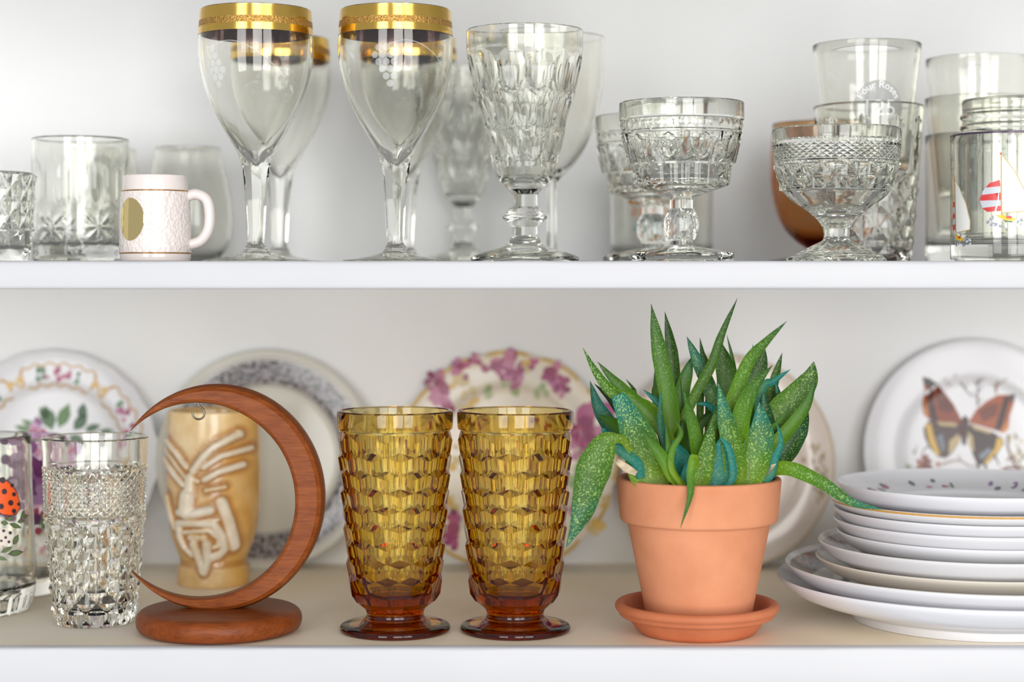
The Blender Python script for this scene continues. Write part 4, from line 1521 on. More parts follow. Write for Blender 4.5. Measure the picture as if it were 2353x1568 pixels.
ws, wp, wbo = wine_glass()
Zb = [q[1] for q in wbo]; Rb = [q[0] for q in wbo]
RW = lambda v: float(np.interp(v * 1000, Zb, Rb)) * 0.001
M_etch = frost_mat('etched_mark', 0.30)
def ring_shell(z0, z1, r_off0, r_off1, n=96, m=8):
    V, F = [], []
    zs_ = [z0 + (z1 - z0) * i / m for i in range(m + 1)]
    prof = [(RW(z * .001) * 1000 + r_off1, z) for z in zs_] + [(RW(z * .001) * 1000 + r_off0, z) for z in reversed(zs_)]
    return prof
def gold_wine(label, px, D, etched):
    w = many('wine_glass', ws, G_thin, label, 'wine glass', (XD(px, D), D - CAM, ZS), 'gold-rimmed wine glasses', 96, wp, sharp=22)
    bowl_ = [c for c in w.children if c.name.startswith('bowl')][0]
    for nm, z0, z1, mt in (('gold_band', 145.0, 149.6, M_gold), ('engraved_band', 149.6, 153.8, M_goldrough), ('gold_lip', 153.8, 161.2, M_gold)):
        prof = ring_shell(z0, z1, 0.05, 0.22)
        n = 96
        V, F = [], []
        for (r, z) in prof:
            for i in range(n):
                t = 2 * math.pi * i / n
                V.append((r * math.sin(t) * .001, -r * math.cos(t) * .001, z * .001))
        k = len(prof)
        mats = []
        for j in range(k):
            for i in range(n):
                a, b = j * n + i, j * n + (i + 1) % n
                c, d = ((j + 1) % k) * n + (i + 1) % n, ((j + 1) % k) * n + i
                F.append((a, b, c, d))
                mats.append(0 if j < k // 2 - 0 and j < 9 else 1)
        o = obj(nm, V, F, mt, bowl_, sharp=40)
        o.data.materials.append(M_goldback)
        o.data.polygons.foreach_set('material_index', mats)
    if etched:
        pol = []
        f = cyl_map(RW, etched)
        g = 0.0049
        for (i, j) in ((0, 0), (1, 0), (-.5, -.9), (.5, -.9), (1.5, -.9), (0, -1.8), (1, -1.8), (2, -1.8), (.5, -2.7), (1.5, -2.7), (2.5, -2.7), (1, -3.6), (2, -3.6), (1.5, -4.5)):
            pol.append((ell(i * g - .012, .1335 + j * g, .0022, .0022, 12), (1, 1, 1, 1), 0))
        decal('etched_grapes', pol, f, M_etch, bowl_, grid=0.002)['kind'] = 'stuff'
        vine = sm([(-.006, .1355), (.004, .138), (.014, .1365), (.026, .130), (.036, .121)], 5)
        decal('etched_vine', [(stroke(vine, .0006), (1, 1, 1, 1), 0)] + [(leafp(x, y, .006, .003, a), (1, 1, 1, 1), 0) for x, y, a in ((.036, .121, -.9), (.028, .129, .6), (-.03, .128, 2.4), (-.034, .122, -2.2), (.044, .112, -1.2))], f, M_etch, bowl_, grid=0.002)['kind'] = 'stuff'
    return w
gold_wine('wine glass with a gold rim and clear bowl, front one nearest the white mug', 588, 1.174, -0.5)
gold_wine('wine glass with a gold rim, standing half hidden behind the one by the mug', 642, 1.316, 0.6)
gold_wine('wine glass with a worn gold rim and etched grapes, front one beside the thumbprint goblet', 909, 1.174, 0.1)
gold_wine('wine glass with a gold rim, hidden behind the etched grape wine glass', 932, 1.312, 1.4)

# ------------------------------------------------------------ thumbprint goblets
def goblet_secs():
    foot = [(0, 3.4), (24, 2.2), (33.6, 0.0), (35.2, 0.4), (35.6, 2.6)] + sm([(35.0, 3.6), (31, 5.4), (22, 8.2), (15, 10.2), (13.4, 11.0)], 4)
    stem = sm([(12.6, 11.4), (10.6, 14.4), (9.0, 17.0)], 3) + [(8.4, 17.6), (8.3, 23.2)] + sm([(9.4, 24.0), (10.8, 25.4), (12.4, 27.0), (14.4, 28.8), (14.5, 30.2), (12.6, 31.8), (11.2, 34.2), (9.4, 35.6)], 3) + [(8.4, 36.4), (8.2, 44.6)]
    bo = sm([(9.4, 45.6), (13.2, 50.0), (17.2, 54.4), (19.2, 58.5)], 4) + dense([(19.6, 60), (21.9, 70), (25.7, 87), (32.0, 110), (36.8, 134)], 1.6) + sm([(37.6, 136), (38.2, 139.5), (38.2, 145), (38.4, 151.6)], 3)
    rim = [(38.0, 152.2), (37.3, 152.4), (36.6, 152.0)]
    bi = dense([(36.3, 150), (36.0, 139), (34.0, 132), (28.6, 108), (22.6, 86), (18.2, 68), (16.4, 60)], 8) + sm([(15.6, 57.5), (13, 55.4), (8, 54.6)], 3) + [(0, 54.4)]
    def pat(th, z, r, nm):
        if nm == 'stem' and (17.4 < z < 23.4 or 36.2 < z < 44.8):
            return r * poly_r(th, 8) * 1.02
        if nm != 'bowl' or not (61 < z < 137):
            return r * np.ones_like(th)
        h = np.zeros_like(th)
        for (zc, hz, ph) in ((123, 13.5, 0), (98, 12.0, .5), (75.5, 10.5, 0)):
            w = 2 * math.pi / 12
            dth = (np.mod(th + ph * w, w) - w / 2) / (w / 2)
            q = (dth / 0.93) ** 2 + ((z - zc) / hz) ** 2
            h = np.maximum(h, np.where(q < 1, 1 - q, 0))
            # small lozenge between the ovals
        zl = np.clip((z - 61) / 4, 0, 1) * np.clip((137 - z) / 3, 0, 1)
        return r + (0.9 - 2.1 * np.sqrt(h)) * zl
    inner = [('bowl', foot)]
    return [('foot', foot), ('stem', stem), ('bowl', bo + rim), ('inside', bi)], pat

def stemware(name, secs, pat, label, cat, loc, group, n, mat=None, sharp=20, rot=0.0, scale=None):
    """the inside surface belongs to the bowl"""
    mat = mat or G_clear
    res = lathe(secs, n, pat)
    root = thing(name, label, cat, loc, group)
    root.rotation_euler[2] = rot
    if scale:
        root.scale = scale
    if 'inside' in res:
        v0, f0 = res['bowl']; v1, f1 = res.pop('inside')
        res['bowl'] = (list(v0) + list(v1), list(f0) + [tuple(i + len(v0) for i in q) for q in f1])
    for nm, (v, f) in res.items():
        o = obj(nm, v, f, mat, root, sharp=0)
        bm = bmesh.new(); bm.from_mesh(o.data)
        bmesh.ops.remove_doubles(bm, verts=bm.verts, dist=1e-7)
        bm.to_mesh(o.data); bm.free()
        o.data.polygons.foreach_set('use_smooth', [True] * len(o.data.polygons))
        o.data.set_sharp_from_angle(angle=math.radians(sharp))
    return root

gs, gp = goblet_secs()
gob = stemware('thumbprint_goblet', gs, gp, 'heavy clear goblet pressed with rows of oval thumbprints, at the front of the upper shelf', 'goblet', (XD(1206, 1.2), 1.2 - CAM, ZS), 'thumbprint goblets', 96, sharp=26)
g2 = copy_tree(gob)
g2.location = (XD(1064, 1.388), 1.388 - CAM, ZS)
g2.scale = (0.86, 0.86, 0.97)
tag(g2, 'blurred thumbprint goblet standing at the back beside the etched wine glass', 'goblet', 'thumbprint goblets')

# tall plain wine goblet behind
wsec = [('foot', [(0, 0.8), (20, 0.5), (32, 0), (33, 0.5)] + sm([(32, 1.2), (20, 2.2), (8, 4.6), (4, 9)], 4)),
        ('stem', [(3.6, 12), (3.3, 30), (3.4, 50), (4.2, 58)]),
        ('bowl', sm([(5.5, 60.5), (14, 68), (22, 79), (29, 94), (34, 112), (36.8, 132), (37.8, 160)], 5) + [(37.5, 160.5), (36.8, 160.5), (36.4, 160)] + sm([(35.4, 132), (32.6, 112), (27.4, 94), (20, 80), (12, 70), (5, 65.5)], 5) + [(0, 64.5)])]
stemware('wine_goblet', wsec, None, 'tall thin plain wine goblet behind the thumbprint goblet', 'wine glass', (XD(1268, 1.3), 1.3 - CAM, ZS), None, 72, G_thin)

# ------------------------------------------------------------ dessert coupes
def coupe_a():
    foot = [(0, 3.0), (20, 2.0), (31.8, 0.0), (33.0, 0.5), (33.4, 4.4), (32.6, 6.0), (22, 8.0), (11, 9.8), (8.6, 10.4)]
    stem = [(7.4, 10.9), (7.2, 13.6)] + [(8.4, 14.6), (10.6, 19.5), (10.9, 24), (10.6, 28.5), (8.4, 33.2)] + [(7.4, 34.2), (7.4, 40.2)]
    bo = [(9.0, 41.4), (18, 44.6), (29.6, 48.6), (30.6, 49.8), (31.4, 56), (31.8, 61.4)] + dense([(33.2, 62.6), (37.6, 81)], 1.15) + [(38.4, 81.8), (38.6, 82.6), (38.0, 83.4)] + dense([(38.2, 84), (38.6, 90)], 1.0) + [(39.6, 90.6), (40.0, 91.6), (39.9, 101.2)]
    rim = [(39.5, 101.9), (38.8, 102.0), (38.2, 101.4)]
    bi = dense([(37.8, 99), (37.2, 84), (35.2, 74), (31, 62), (27, 55)], 6) + sm([(24.5, 53), (18, 51.6), (9, 51.4)], 3) + [(0, 51.4)]
    def pat(th, z, r, nm):
        if nm == 'foot' and r > 20:
            k = min(1, (r - 20) / 10)
            return r * (1 - k + k * poly_r(th, 10) * 1.03)
        if nm == 'stem' and 14 < z < 33.8:
            return r + 0.9 * pyr(th, z, 6, 14.6, 33.2, 2) - 0.3
        if nm == 'bowl':
            w = 2 * math.pi / 10
            if 62.5 < z < 81.2:
                d = (np.mod(th, w) - w / 2) / (w / 2)          # -1..1, oval at 0
                t = (z - 62.5) / 18.5
                q = (d / .42) ** 2 + ((t - .56) / .40) ** 2
                ov = np.where(q < 1, 1.5 * (0.4 + 0.6 * np.abs(np.sqrt(q) - .35)), 0)
                e = 1 - np.abs(d)                              # triangles between
                tri = np.clip(1 - e / np.maximum(.02, .62 * (1 - t)), 0, 1) * 1.9
                return r + np.maximum(ov, tri)
            if 83.9 < z < 90.2:
                s = np.abs(np.sin(th * 22))
                return r + 0.8 * s * math.sin(math.pi * (z - 83.9) / 6.3)
            if 49.5 < z < 61.6:
                d = np.mod(th, w) / w
                return r * (0.975 + 0.03 * np.abs(np.cos(th * 10)))
        return r * np.ones_like(th)
    return [('foot', foot), ('stem', stem), ('bowl', bo + rim), ('inside', bi)], pat
cs, cp = coupe_a()
ca = stemware('dessert_coupe', cs, cp, 'clear pressed glass dessert coupe with a faceted knob stem, the front one of the pair', 'dessert glass', (XD(1566, 1.17), 1.17 - CAM, ZS), 'knob-stemmed dessert coupes', 120, sharp=16)
c2 = copy_tree(ca)
c2.location = (XD(1500, 1.27), 1.27 - CAM, ZS)
c2.rotation_euler[2] = 0.23
tag(c2, 'clear dessert coupe with a knob stem, half hidden behind its twin', 'dessert glass', 'knob-stemmed dessert coupes')

def coupe_b():
    foot = [(0, 3), (20, 1.5), (29.8, 0), (31.4, 0.4), (31.6, 1.8)] + dense([(31.0, 2.6), (25.5, 5.4), (17, 9.6), (10.4, 12.8)], 3) + [(9.2, 13.6)]
    stem = [(8.3, 14.6), (8.0, 16.0), (8.0, 21.4), (8.8, 22.6)]
    bo = sm([(9.6, 23.4), (12.2, 27), (19.5, 33.4), (28.6, 39.6), (32.6, 43.6)], 4) + [(33.6, 44.4), (33.9, 45.2)] + [(33.9 + 4.3 * i / 8, 45.6 + 15.4 * i / 8) for i in range(9)] + [(39.0, 61.8), (39.5, 63), (39.0, 64)] + [(39.0 + .7 * i / 12, 64.6 + 9.4 * i / 12) for i in range(13)] + [(40.4, 74.8), (41.0, 76.2), (40.6, 77.4), (41.0, 84.0)]
    rim = [(40.7, 84.7), (40.0, 84.9), (39.4, 84.4)]
    bi = dense([(38.8, 82), (37.4, 70), (34.8, 58), (30, 47)], 6) + sm([(26, 42.4), (19, 37.2), (10, 33), (4, 31.6)], 3) + [(0, 31.4)]
    def pat(th, z, r, nm):
        if nm == 'foot' and 1.7 < z < 13 and r > 10:
            return r * (0.965 + 0.05 * np.abs(np.cos(th * 6)))
        if nm == 'stem' and 15.5 < z < 22:
            return r * poly_r(th, 12) * 1.01
        if nm == 'bowl':
            if 45.5 < z < 61.1:
                return r + 2.3 * pyr(th, z, 16, 45.6, 61.0, 1)
            if 64.5 < z < 74.1:
                return r + 1.0 * pyr(th, z, 48, 64.6, 74.0, 3)
            if z < 44 and r > 11:
                return r * (0.985 + 0.03 * np.abs(np.cos(th * 8)))
        return r * np.ones_like(th)
    return [('foot', foot), ('stem', stem), ('bowl', bo + rim), ('inside', bi)], pat
cs, cp = coupe_b()
stemware('dessert_coupe', cs, cp, 'clear footed dessert bowl with diamond bands and a star foot, before the stacked tumblers', 'dessert glass', (XD(1922, 1.165), 1.165 - CAM, ZS), None, 192, sharp=14)

# decorated tumbler behind the coupes
DB = 1.37
o_ = [(35, 0), (37, .8), (38.2, 4), (38.6, 40), (39, 72)]
Vt, Ft = merged(body_secs(dense(o_, 8), 1.8, 9), 72, None)
dg = obj('glass_tumbler', Vt, Ft, G_clear, sharp=40, fix=True)
dg.location = (XD(1520, DB), DB - CAM, ZS)
tag(dg, 'blurred tumbler with an orange, green and blue print behind the knob-stemmed coupes', 'glass')
pol = []
for s in range(7):
    pol.append((ell(-.026 + s * .0045, .048, .004, .005, 10, 0, .1), rgb(206, 142, 66), s * .1))
pol.append((ell(-.006, .046, .006, .004, 10), rgb(110, 150, 96), 1))
for s in range(5):
    pol.append((ell(-.024 + s * .006, .038, .003, .004, 9, 0, .2), rgb(214, 178, 150), 1))
    pol.append((ell(-.020 + s * .007, .026, .005, .0035, 9, 0, .2), rgb(150, 182, 190), 1))
decal('picture_print', pol, cyl_map(lambda v: .0388), M_print, dg)

# amber snifter behind the star-footed bowl
ho = [('body', [(0, 1), (30, .6), (39, 0), (40, .8), (38, 2.2), (22, 4.2), (12, 6.5), (8.5, 9)] + sm([(10, 11.5), (18, 17), (27, 27), (33, 42), (36, 60), (36, 80), (34.6, 102)], 6) + [(34.2, 102.6), (33.4, 102.6), (33, 102)] + sm([(33.4, 80), (33, 60), (30, 42), (24, 28), (14, 19.4), (6, 17)], 5) + [(0, 16.6)])]
one('amber_snifter', ho, G_honey, 'dark amber footed glass half hidden behind the star-footed dessert bowl', 'glass', (XD(1884, 1.335), 1.335 - CAM, ZS), n=72)

# ------------------------------------------------------------ cut tumbler with another nested in it
DC = 1.25
def cut_pat(th, z, r, nm):
    if nm != 'body':
        return r * np.ones_like(th)
    if 5.9 < z < 58.1:
        return r + 2.2 * pyr(th, z, 10, 6, 58, 3) - .6
    if 62 < z < 98:
        w = 2 * math.pi / 10
        t = (z - 62) / 36
        d = np.abs(np.mod(th, w) - w / 2) / (w / 2)
        blade = np.clip(1 - np.abs(d - .35 * t) / (.16 * (1.02 - t)), 0, 1)
        blade2 = np.clip(1 - np.abs(d) / (.2 * max(.02, .8 - t)), 0, 1)
        return r - 1.3 * np.maximum(blade, blade2)
    return r * np.ones_like(th)
co = [(25, 0), (27.4, .8), (28.2, 3)] + [(28.4 + 4.6 * i / 24, 6 + 52 * i / 24) for i in range(25)] + dense([(33.6, 60), (37.5, 107.5)], 2.0)
Vt, Ft = merged(body_secs(co, lambda z: 3.0 if z < 60 else 2.6, 9, 12), 120, cut_pat)
ct = obj('cut_glass_tumbler', Vt, Ft, G_clear, sharp=16, fix=True)
ct.location = (XD(1996, DC), DC - CAM, ZS)
tag(ct, 'cut glass tumbler with leaf cuts and a diamond base, behind the star-footed bowl', 'glass')

fo = [(26.2, 0), (27.4, .8), (28.0, 3), (29.5, 20), (33, 55), (36.9, 87)]
DX = XD(1987, DC)
Vt, Ft = merged(body_secs(dense(fo, 6), 1.5, 6, 12), 96, None)
fr = obj('glass_tumbler', Vt, Ft, G_thin, sharp=40, fix=True)
FZ = 0.0622
fr.location = (DX + .0015, DC - CAM, ZS + FZ)
tag(fr, 'thin clear whiskey tumbler with a frosted round emblem, standing in the cut tumbler', 'glass')
zf = [q[1] for q in fo]; rf = [q[0] for q in fo]
RF = lambda v: float(np.interp(v * 1000, zf, rf)) * 0.001
fm = cyl_map(RF, 0.06)
ez = EYE - (243 - HOR) / FPX * (DC - .03) - ZS - FZ      # emblem centre, height on the glass
er = 0.0170
M_frost = frost_mat('frosted_emblem', 0.62, (0.36, 0.37, 0.36, 1))
M_letter = frost_mat('etched_letters', 0.85, (0.95, 0.95, 0.95, 1))
emb = decal('frosted_emblem', [(ell(0, ez, er, er, 40), (1, 1, 1, 1), 0)], fm, M_frost, fr, grid=.003)
def text_polys(txt, size):
    cu = bpy.data.curves.new('lettering', 'FONT')
    cu.body = txt
    cu.size = size
    cu.align_x = 'CENTER'
    cu.resolution_u = 3
    cu.offset = size * .004
    to = bpy.data.objects.new('lettering', cu)
    C.objects.link(to)
    bpy.context.view_layer.update()
    dg_ = bpy.context.evaluated_depsgraph_get()
    me = to.evaluated_get(dg_).to_mesh()
    vs = [tuple(v.co) for v in me.vertices]
    fs = [tuple(p.vertices) for p in me.polygons]
    to.evaluated_get(dg_).to_mesh_clear()
    bpy.data.objects.remove(to)
    bpy.data.curves.remove(cu)
    return vs, fs
def lettering(name, items, mapf, mat, parent):
    V, F = [], []
    for txt, size, place in items:
        vs, fs = text_polys(txt, size)
        b = len(V)
        for (x, y, z) in vs:
            u, v = place(x, y)
            V.append(mapf(u, v, .0005))
        F += [tuple(i + b for i in f) for f in fs]
    return obj(name, V, F, mat, parent, sharp=0)
def arc_place(x, y):
    a = math.pi / 2 - x / (er * .74)
    r = er * .70 + y
    return r * math.cos(a), ez + r * math.sin(a)
lettering('emblem_lettering', [('Four Roses', .0066, arc_place), ('125', .0150, lambda x, y: (x * 1.05, ez - .0065 + y))], fm, M_letter, emb)

# ------------------------------------------------------------ nested tumblers at the right
DR = 1.292
RX = XD(2246, DR)
o1 = [(33.5, 0), (35.3, .8), (36.0, 3), (36.2, 50), (36.5, 90.8)]
Vt, Ft = merged(body_secs(dense(o1, 8), 1.9, 12.5, 12, 3), 72, None)
t1 = obj('glass_tumbler', Vt, Ft, G_clear, sharp=40, fix=True)
t1.location = (RX, DR - CAM, ZS)
tag(t1, 'straight thick-based tumbler at the back, holding two nested glasses', 'glass', 'nested tumblers')
o2 = [(25.0, 0), (26.6, .8), (27.2, 3), (27.9, 10), (36.5, 98)]
Vt, Ft = merged(body_secs(dense(o2, 8), 1.5, 5, 12, 3), 72, None)
t2 = obj('glass_tumbler', Vt, Ft, G_thin, sharp=40, fix=True)
t2.location = (RX, DR - CAM, ZS + .0190)
tag(t2, 'tapered tumbler with teal squares, nested in the straight thick-based tumbler', 'glass', 'nested tumblers')
R2 = lambda v: float(np.interp(v * 1000, [q[1] for q in o2], [q[0] for q in o2])) * 0.001
M_teal = frost_mat('teal_print', 0.6, rgb(126, 176, 170))
for x in (-.020, .012):
    for z in (.030, .062):
        decal('teal_square', [([(x - .005, z - .0085), (x + .005, z - .0085), (x + .005, z + .0085), (x - .005, z + .0085)], rgb(150, 190, 184), 0)], cyl_map(R2), M_teal, t2, grid=.004)
t3 = obj('glass_tumbler', Vt, Ft, G_thin, sharp=40, fix=True)
t3.location = (RX + .0005, DR - CAM, ZS + .0468)
tag(t3, 'topmost tapered tumbler of the nested ones, rim highest at the right', 'glass', 'nested tumblers')

# threaded jar
DJ = 1.222
jo = [(29, 0), (31.6, .8), (32.8, 4), (33, 60), (33, 78)] + sm([(32.6, 82), (31.4, 85), (31.0, 88)], 3) + sm([(32.2, 89.4), (32.2, 91), (31.0, 92.4)], 3) + sm([(31.0, 95), (32.2, 96.6), (32.2, 98.2), (31.0, 99.8)], 3) + [(31, 104), (31.2, 107), (31.0, 109)]
Vt, Ft = merged(body_secs(jo, 2.2, 8, 14), 72, None)
jr = obj('glass_jar', Vt, Ft, G_clear, sharp=40, fix=True)
jr.location = (XD(2320, DJ), DJ - CAM, ZS)
tag(jr, 'clear jar with a screw-thread neck behind the sailboat glass', 'jar')

# sailboat glass
DS = 1.15
so = [(30.5, 0), (32.2, .6), (33, 2.5), (33, 40), (33, 79.5)]
Vt, Ft = merged(body_secs(dense(so, 6), 1.7, 10.5, 12, 2.5), 96, None)
sb = obj('glass_tumbler', Vt, Ft, G_clear, sharp=40, fix=True)
SX = XD(2307, DS)
sb.location = (SX, DS - CAM, ZS)
tag(sb, 'clear glass printed with red and white sailboats at the front', 'glass')
RS = .033
def SZ(x, y):
    """picture position in the close view (from 2080,100, scale 3.015) on the glass"""
    return on_skin(2080 + x / 3.015, 100 + y / 3.015, SX, DS, RS, ZS)
def szp(*pts):
    return [SZ(*q) for q in pts]
WH, RD, YW, GY = rgb(246, 246, 240), rgb(206, 62, 62), rgb(222, 190, 40), rgb(196, 200, 206)
pol = []
pol.append((szp((672, 770), (760, 890), (823, 1020), (870, 1160), (690, 1172), (668, 1175)), WH, 0))
pol.append((szp((662, 765), (668, 765), (674, 1190), (664, 1190)), rgb(190, 160, 70), 1))
pol.append((szp((656, 755), (668, 755), (668, 770), (656, 770)), RD, 1))
pol.append((szp((655, 945), (662, 990), (560, 1000), (590, 965)), RD, 0))
pol.append((szp((560, 1000), (662, 988), (662, 1035), (535, 1050), (540, 1025)), GY, 0))
pol.append((szp((535, 1050), (662, 1033), (664, 1085), (522, 1090), (524, 1070)), RD, 0))
pol.append((szp((522, 1090), (664, 1085), (664, 1125), (540, 1140)), GY, 0))
pol.append((szp((540, 1140), (664, 1122), (664, 1160), (570, 1168)), RD, 0))
pol.append((szp((652, 990), (640, 1100), (622, 1160), (632, 1160), (650, 1090)), WH, 2))
pol.append((szp((625, 1190), (690, 1190), (770, 1215), (745, 1232), (680, 1222)), YW, 2))
pol.append((szp((700, 1195), (735, 1195), (735, 1215), (700, 1212)), RD, 3))
pol.append((szp((675, 1222), (745, 1234), (735, 1242), (690, 1234)), rgb(70, 110, 70), 3))
for s in range(30):
    u, v_ = SZ(random.uniform(565, 820), random.uniform(1200, 1270))
    pol.append((ell(u, v_, random.uniform(.0006, .0018), random.uniform(.0005, .0012), 7, random.uniform(0, 3), .3), random.choice([WH, GY, rgb(150, 154, 166)]), random.uniform(0, 1)))
for q in ([(672, 770), (760, 890), (823, 1020), (870, 1160)], [(668, 1175), (690, 1172), (780, 1166), (870, 1160)]):
    pol.append((stroke([SZ(*p_) for p_ in q], .0007), rgb(196, 176, 120), 2))
for q in ([(680, 900), (740, 880)], [(685, 1010), (790, 985)], [(690, 1100), (830, 1075)]):
    pol.append((stroke([SZ(*p_) for p_ in q], .0003), rgb(206, 206, 200), 2))
# second boat on the left flank
pol.append((szp((350, 935), (385, 1000), (430, 1110), (458, 1230), (456, 1290), (368, 1312), (356, 1300)), WH, 0))
pol.append((szp((346, 920), (351, 920), (360, 1310), (354, 1310)), rgb(190, 160, 70), 1))
for q in ([(350, 935), (385, 1000), (430, 1110), (458, 1230), (456, 1290)], [(368, 1312), (412, 1302), (456, 1290)]):
    pol.append((stroke([SZ(*p_) for p_ in q], .0006), rgb(196, 176, 120), 2))
for y0, c in ((1092, RD), (1132, GY), (1172, RD), (1212, GY), (1252, RD)):
    pol.append((szp((353, y0), (353, y0 + 40), (333, y0 + 44), (334, y0 + 10)), c, 0))
pol.append((szp((350, 1320), (375, 1330), (415, 1352), (395, 1372), (358, 1358)), YW, 2))
pol.append((szp((375, 1336), (392, 1336), (392, 1352), (375, 1350)), RD, 3))
for s in range(18):
    u, v_ = SZ(random.uniform(350, 460), random.uniform(1320, 1400))
    pol.append((ell(u, v_, random.uniform(.0006, .0018), random.uniform(.0005, .0012), 7, random.uniform(0, 3), .3), random.choice([WH, GY, rgb(150, 154, 166)]), random.uniform(0, 1)))
decal('sailboat_print', pol, cyl_map(lambda v: RS), M_print, sb, grid=.003)
v, f = lathe([('rim', [(33.05, 78.6), (33.25, 79.2), (33.2, 79.75), (32.6, 80.0), (32.5, 79.7), (33.0, 78.6)])], 96)['rim']
obj('dark_rim_line', v, f, simple('dark_rim', rgb(96, 84, 100), .2, .6), sb, sharp=0)

# ------------------------------------------------------------ left end of the upper shelf
def rocks_pat(th, z, r, nm):
    if nm != 'body':
        return r * np.ones_like(th)
    w = 2 * math.pi / 6
    u = (np.mod(th, w) - w / 2) * 33.0
    g = np.zeros_like(th)
    zc = 24
    for a in (0, 45, 90, 135):
        c, s = math.cos(math.radians(a)), math.sin(math.radians(a))
        d = np.abs(u * s - (z - zc) * c)
        along = np.abs(u * c + (z - zc) * s)
        lim = 15 if a % 90 else 12
        g = np.maximum(g, np.clip(1 - d / 2.2, 0, 1) * np.clip((lim - along) / 5, 0, 1))
    # tall arched flutes above
    d = np.abs(u) / 17.3
    fl = np.clip((1 - np.abs(d - .5) / .38), 0, 1) * np.clip((z - 36) / 8, 0, 1) * np.clip((74 - z) / 12, 0, 1)
    dm = np.clip(1 - np.abs(np.abs(u) - 17.3) / 5, 0, 1) * np.clip(1 - abs(z - 10) / 7, 0, 1)
    return r - 1.5 * g - 1.0 * fl - 1.2 * dm
ro = [(29, 0), (31, .8), (32.4, 3)] + dense([(32.8, 5), (33, 84)], 1.3) + [(33, 86)]
Vt, Ft = merged(body_secs(ro, lambda z: 3.6 if z < 70 else 2.4, 12, 10), 168, rocks_pat)
rk = obj('rocks_glass', Vt, Ft, G_clear, sharp=22, fix=True)
rk.location = (XD(185, 1.262), 1.262 - CAM, ZS)
rk.rotation_euler[2] = 0.1
tag(rk, 'clear rocks glass with star cuts and flutes beside the white mug', 'glass')

def crys_pat(th, z, r, nm):
    if nm != 'body':
        return r * np.ones_like(th)
    if 20.9 < z < 57.1:
        return r + 2.2 * pyr(th, z, 12, 21, 57, 2)
    if 2 < z <= 20:
        k = math.sin(math.pi * min(1, (z - 2) / 18))
        return r + 1.6 * np.abs(np.cos(th * 6)) * k
    return r * np.ones_like(th)
ko = [(24, 0), (25.6, .8), (26, 2)] + dense([(26, 3), (27, 20)], 1.5) + [(27.4 + 1.8 * i / 16, 21 + 36 * i / 16) for i in range(17)] + [(29.6, 59)]
Vt, Ft = merged(body_secs(ko, 3.0, 9, 8), 120, crys_pat)
kr = obj('cut_glass_tumbler', Vt, Ft, G_clear, sharp=16, fix=True)
kr.location = (XD(-27, 1.2), 1.2 - CAM, ZS)
tag(kr, 'small cut crystal tumbler with deep diamonds at the left end of the upper shelf', 'glass')

# stemless round glasses, blurred at the back
sn = [('body', [(0, 0), (16, 0), (18, .6)] + sm([(22, 3), (30, 14), (33, 30), (31, 52), (26.5, 72), (24.2, 86)], 5) + [(23.9, 86.5), (23.3, 86.5), (23, 86)] + sm([(25.2, 72), (29.6, 52), (31.4, 30), (28, 15), (20, 6.5), (10, 4.5)], 5) + [(0, 4.5)])]
one('round_glass', sn, G_thin, 'blurred round-bellied glass behind the white mug', 'glass', (XD(432, 1.36), 1.36 - CAM, ZS), 'round glasses at the back', n=64)
one('round_glass', sn, G_thin, 'blurred round-bellied glass behind the rocks glass', 'glass', (XD(236, 1.375), 1.375 - CAM, ZS), 'round glasses at the back', n=64)

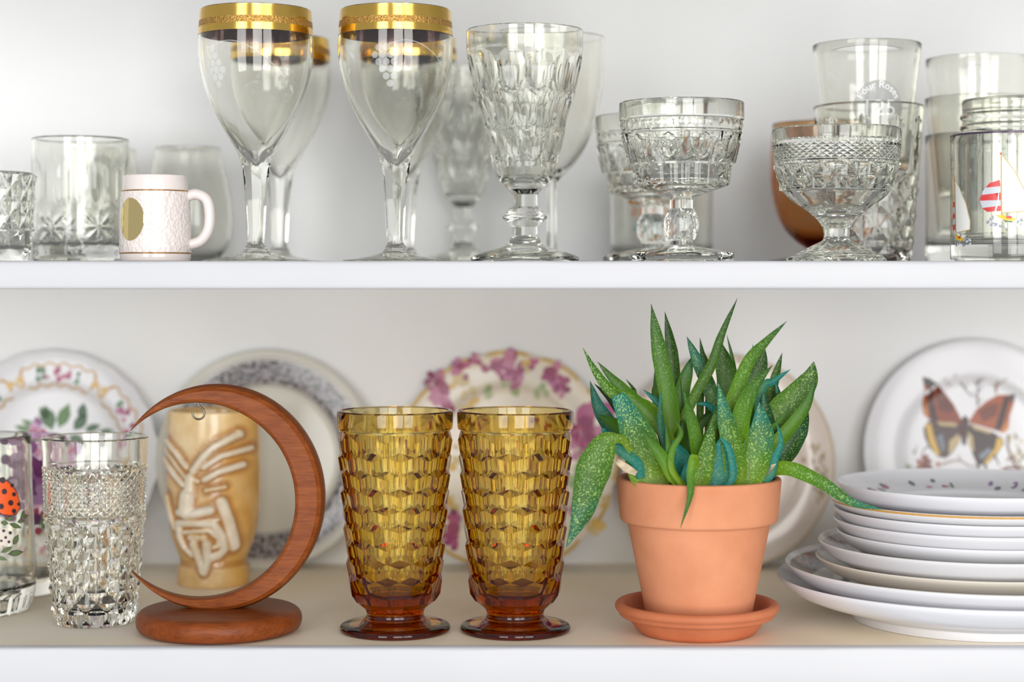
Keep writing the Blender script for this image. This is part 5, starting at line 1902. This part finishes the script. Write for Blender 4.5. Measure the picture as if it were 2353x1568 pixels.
# white relief mug
DG = 1.15
M_mug, nt, b_ = new_mat('blush_white_glaze')
b_.inputs['Base Color'].default_value = rgb(228, 217, 211)
b_.inputs['Roughness'].default_value = 0.22
b_.inputs['Coat Weight'].default_value = 0.3
tc_ = N(nt, 'ShaderNodeTexCoord')
n_ = N(nt, 'ShaderNodeTexVoronoi'); n_.inputs['Scale'].default_value = 420
nt.links.new(tc_.outputs['Object'], n_.inputs['Vector'])
n3 = N(nt, 'ShaderNodeTexNoise'); n3.inputs['Scale'].default_value = 260; n3.inputs['Detail'].default_value = 3
nt.links.new(tc_.outputs['Object'], n3.inputs['Vector'])
ad = N(nt, 'ShaderNodeMath', operation='ADD')
nt.links.new(n_.outputs['Distance'], ad.inputs[0]); nt.links.new(n3.outputs['Fac'], ad.inputs[1])
bu = N(nt, 'ShaderNodeBump'); bu.inputs['Strength'].default_value = .55; bu.inputs['Distance'].default_value = .0012
nt.links.new(ad.outputs[0], bu.inputs['Height']); nt.links.new(bu.outputs[0], b_.inputs['Normal'])
M_mugs = simple('smooth_blush_glaze', rgb(228, 217, 211), 0.2, 0, .3)
mug = thing('relief_mug', 'small white ceramic mug with a gold oval sticker and raised scrolls', 'mug', (XD(357, DG), DG - CAM, ZS))
mo = [(20.6, 0), (21.6, .6), (22.0, 2), (22.0, 4.6), (21.8, 5.2)]
mb = [(21.8, 5.2), (22.4, 5.8)] + dense([(22.5, 7), (22.1, 24), (21.4, 42.6)], 4) + [(21.2, 43.8)]
mt_ = [(21.2, 43.8), (20.2, 44.8), (20.0, 46), (19.9, 52.8), (19.5, 53.8), (18.7, 54.2), (17.9, 53.6), (17.6, 50), (18.6, 30), (18.4, 6), (14, 4), (0, 4)]
for nm, prof, mm in (('foot', [(0, 0)] + mo, M_mugs), ('body', mb, M_mug), ('rim', mt_, M_mugs)):
    v, f = lathe([(nm, prof)], 80)[nm]
    obj(nm, v, f, mm, mug, sharp=35)
for z, r in ((5.3, 22.05), (44.2, 20.9)):
    v, f = lathe([('g', [(r, z - .35), (r + .3, z - .35), (r + .3, z + .35), (r, z + .35), (r, z - .35)])], 80)['g']
    obj('gold_line', v, f, simple('gilt_line', rgb(190, 140, 80), .25, .9), mug, sharp=0)
hp = sm([(.0195, 0, .041), (.026, -.001, .0425), (.0325, -.002, .039), (.0345, -.002, .030), (.0335, -.002, .020), (.0285, -.001, .0130), (.0205, 0, .0105)], 6)
tube('handle', hp, (0.0034, 0.0042), M_mugs, mug, 14)
pol = [(ell(-.0125, .0262, .0098, .0133, 40), rgb(220, 190, 110), 0)]
RM = lambda v: float(np.interp(v * 1000, [5.8, 24, 42.6], [22.4, 22.1, 21.4])) * .001
decal('gold_sticker', pol, cyl_map(RM), simple('gold_foil', rgb(246, 222, 156), .05, 1.0), mug, grid=.002, lift=.0004)

bpy.context.view_layer.update()
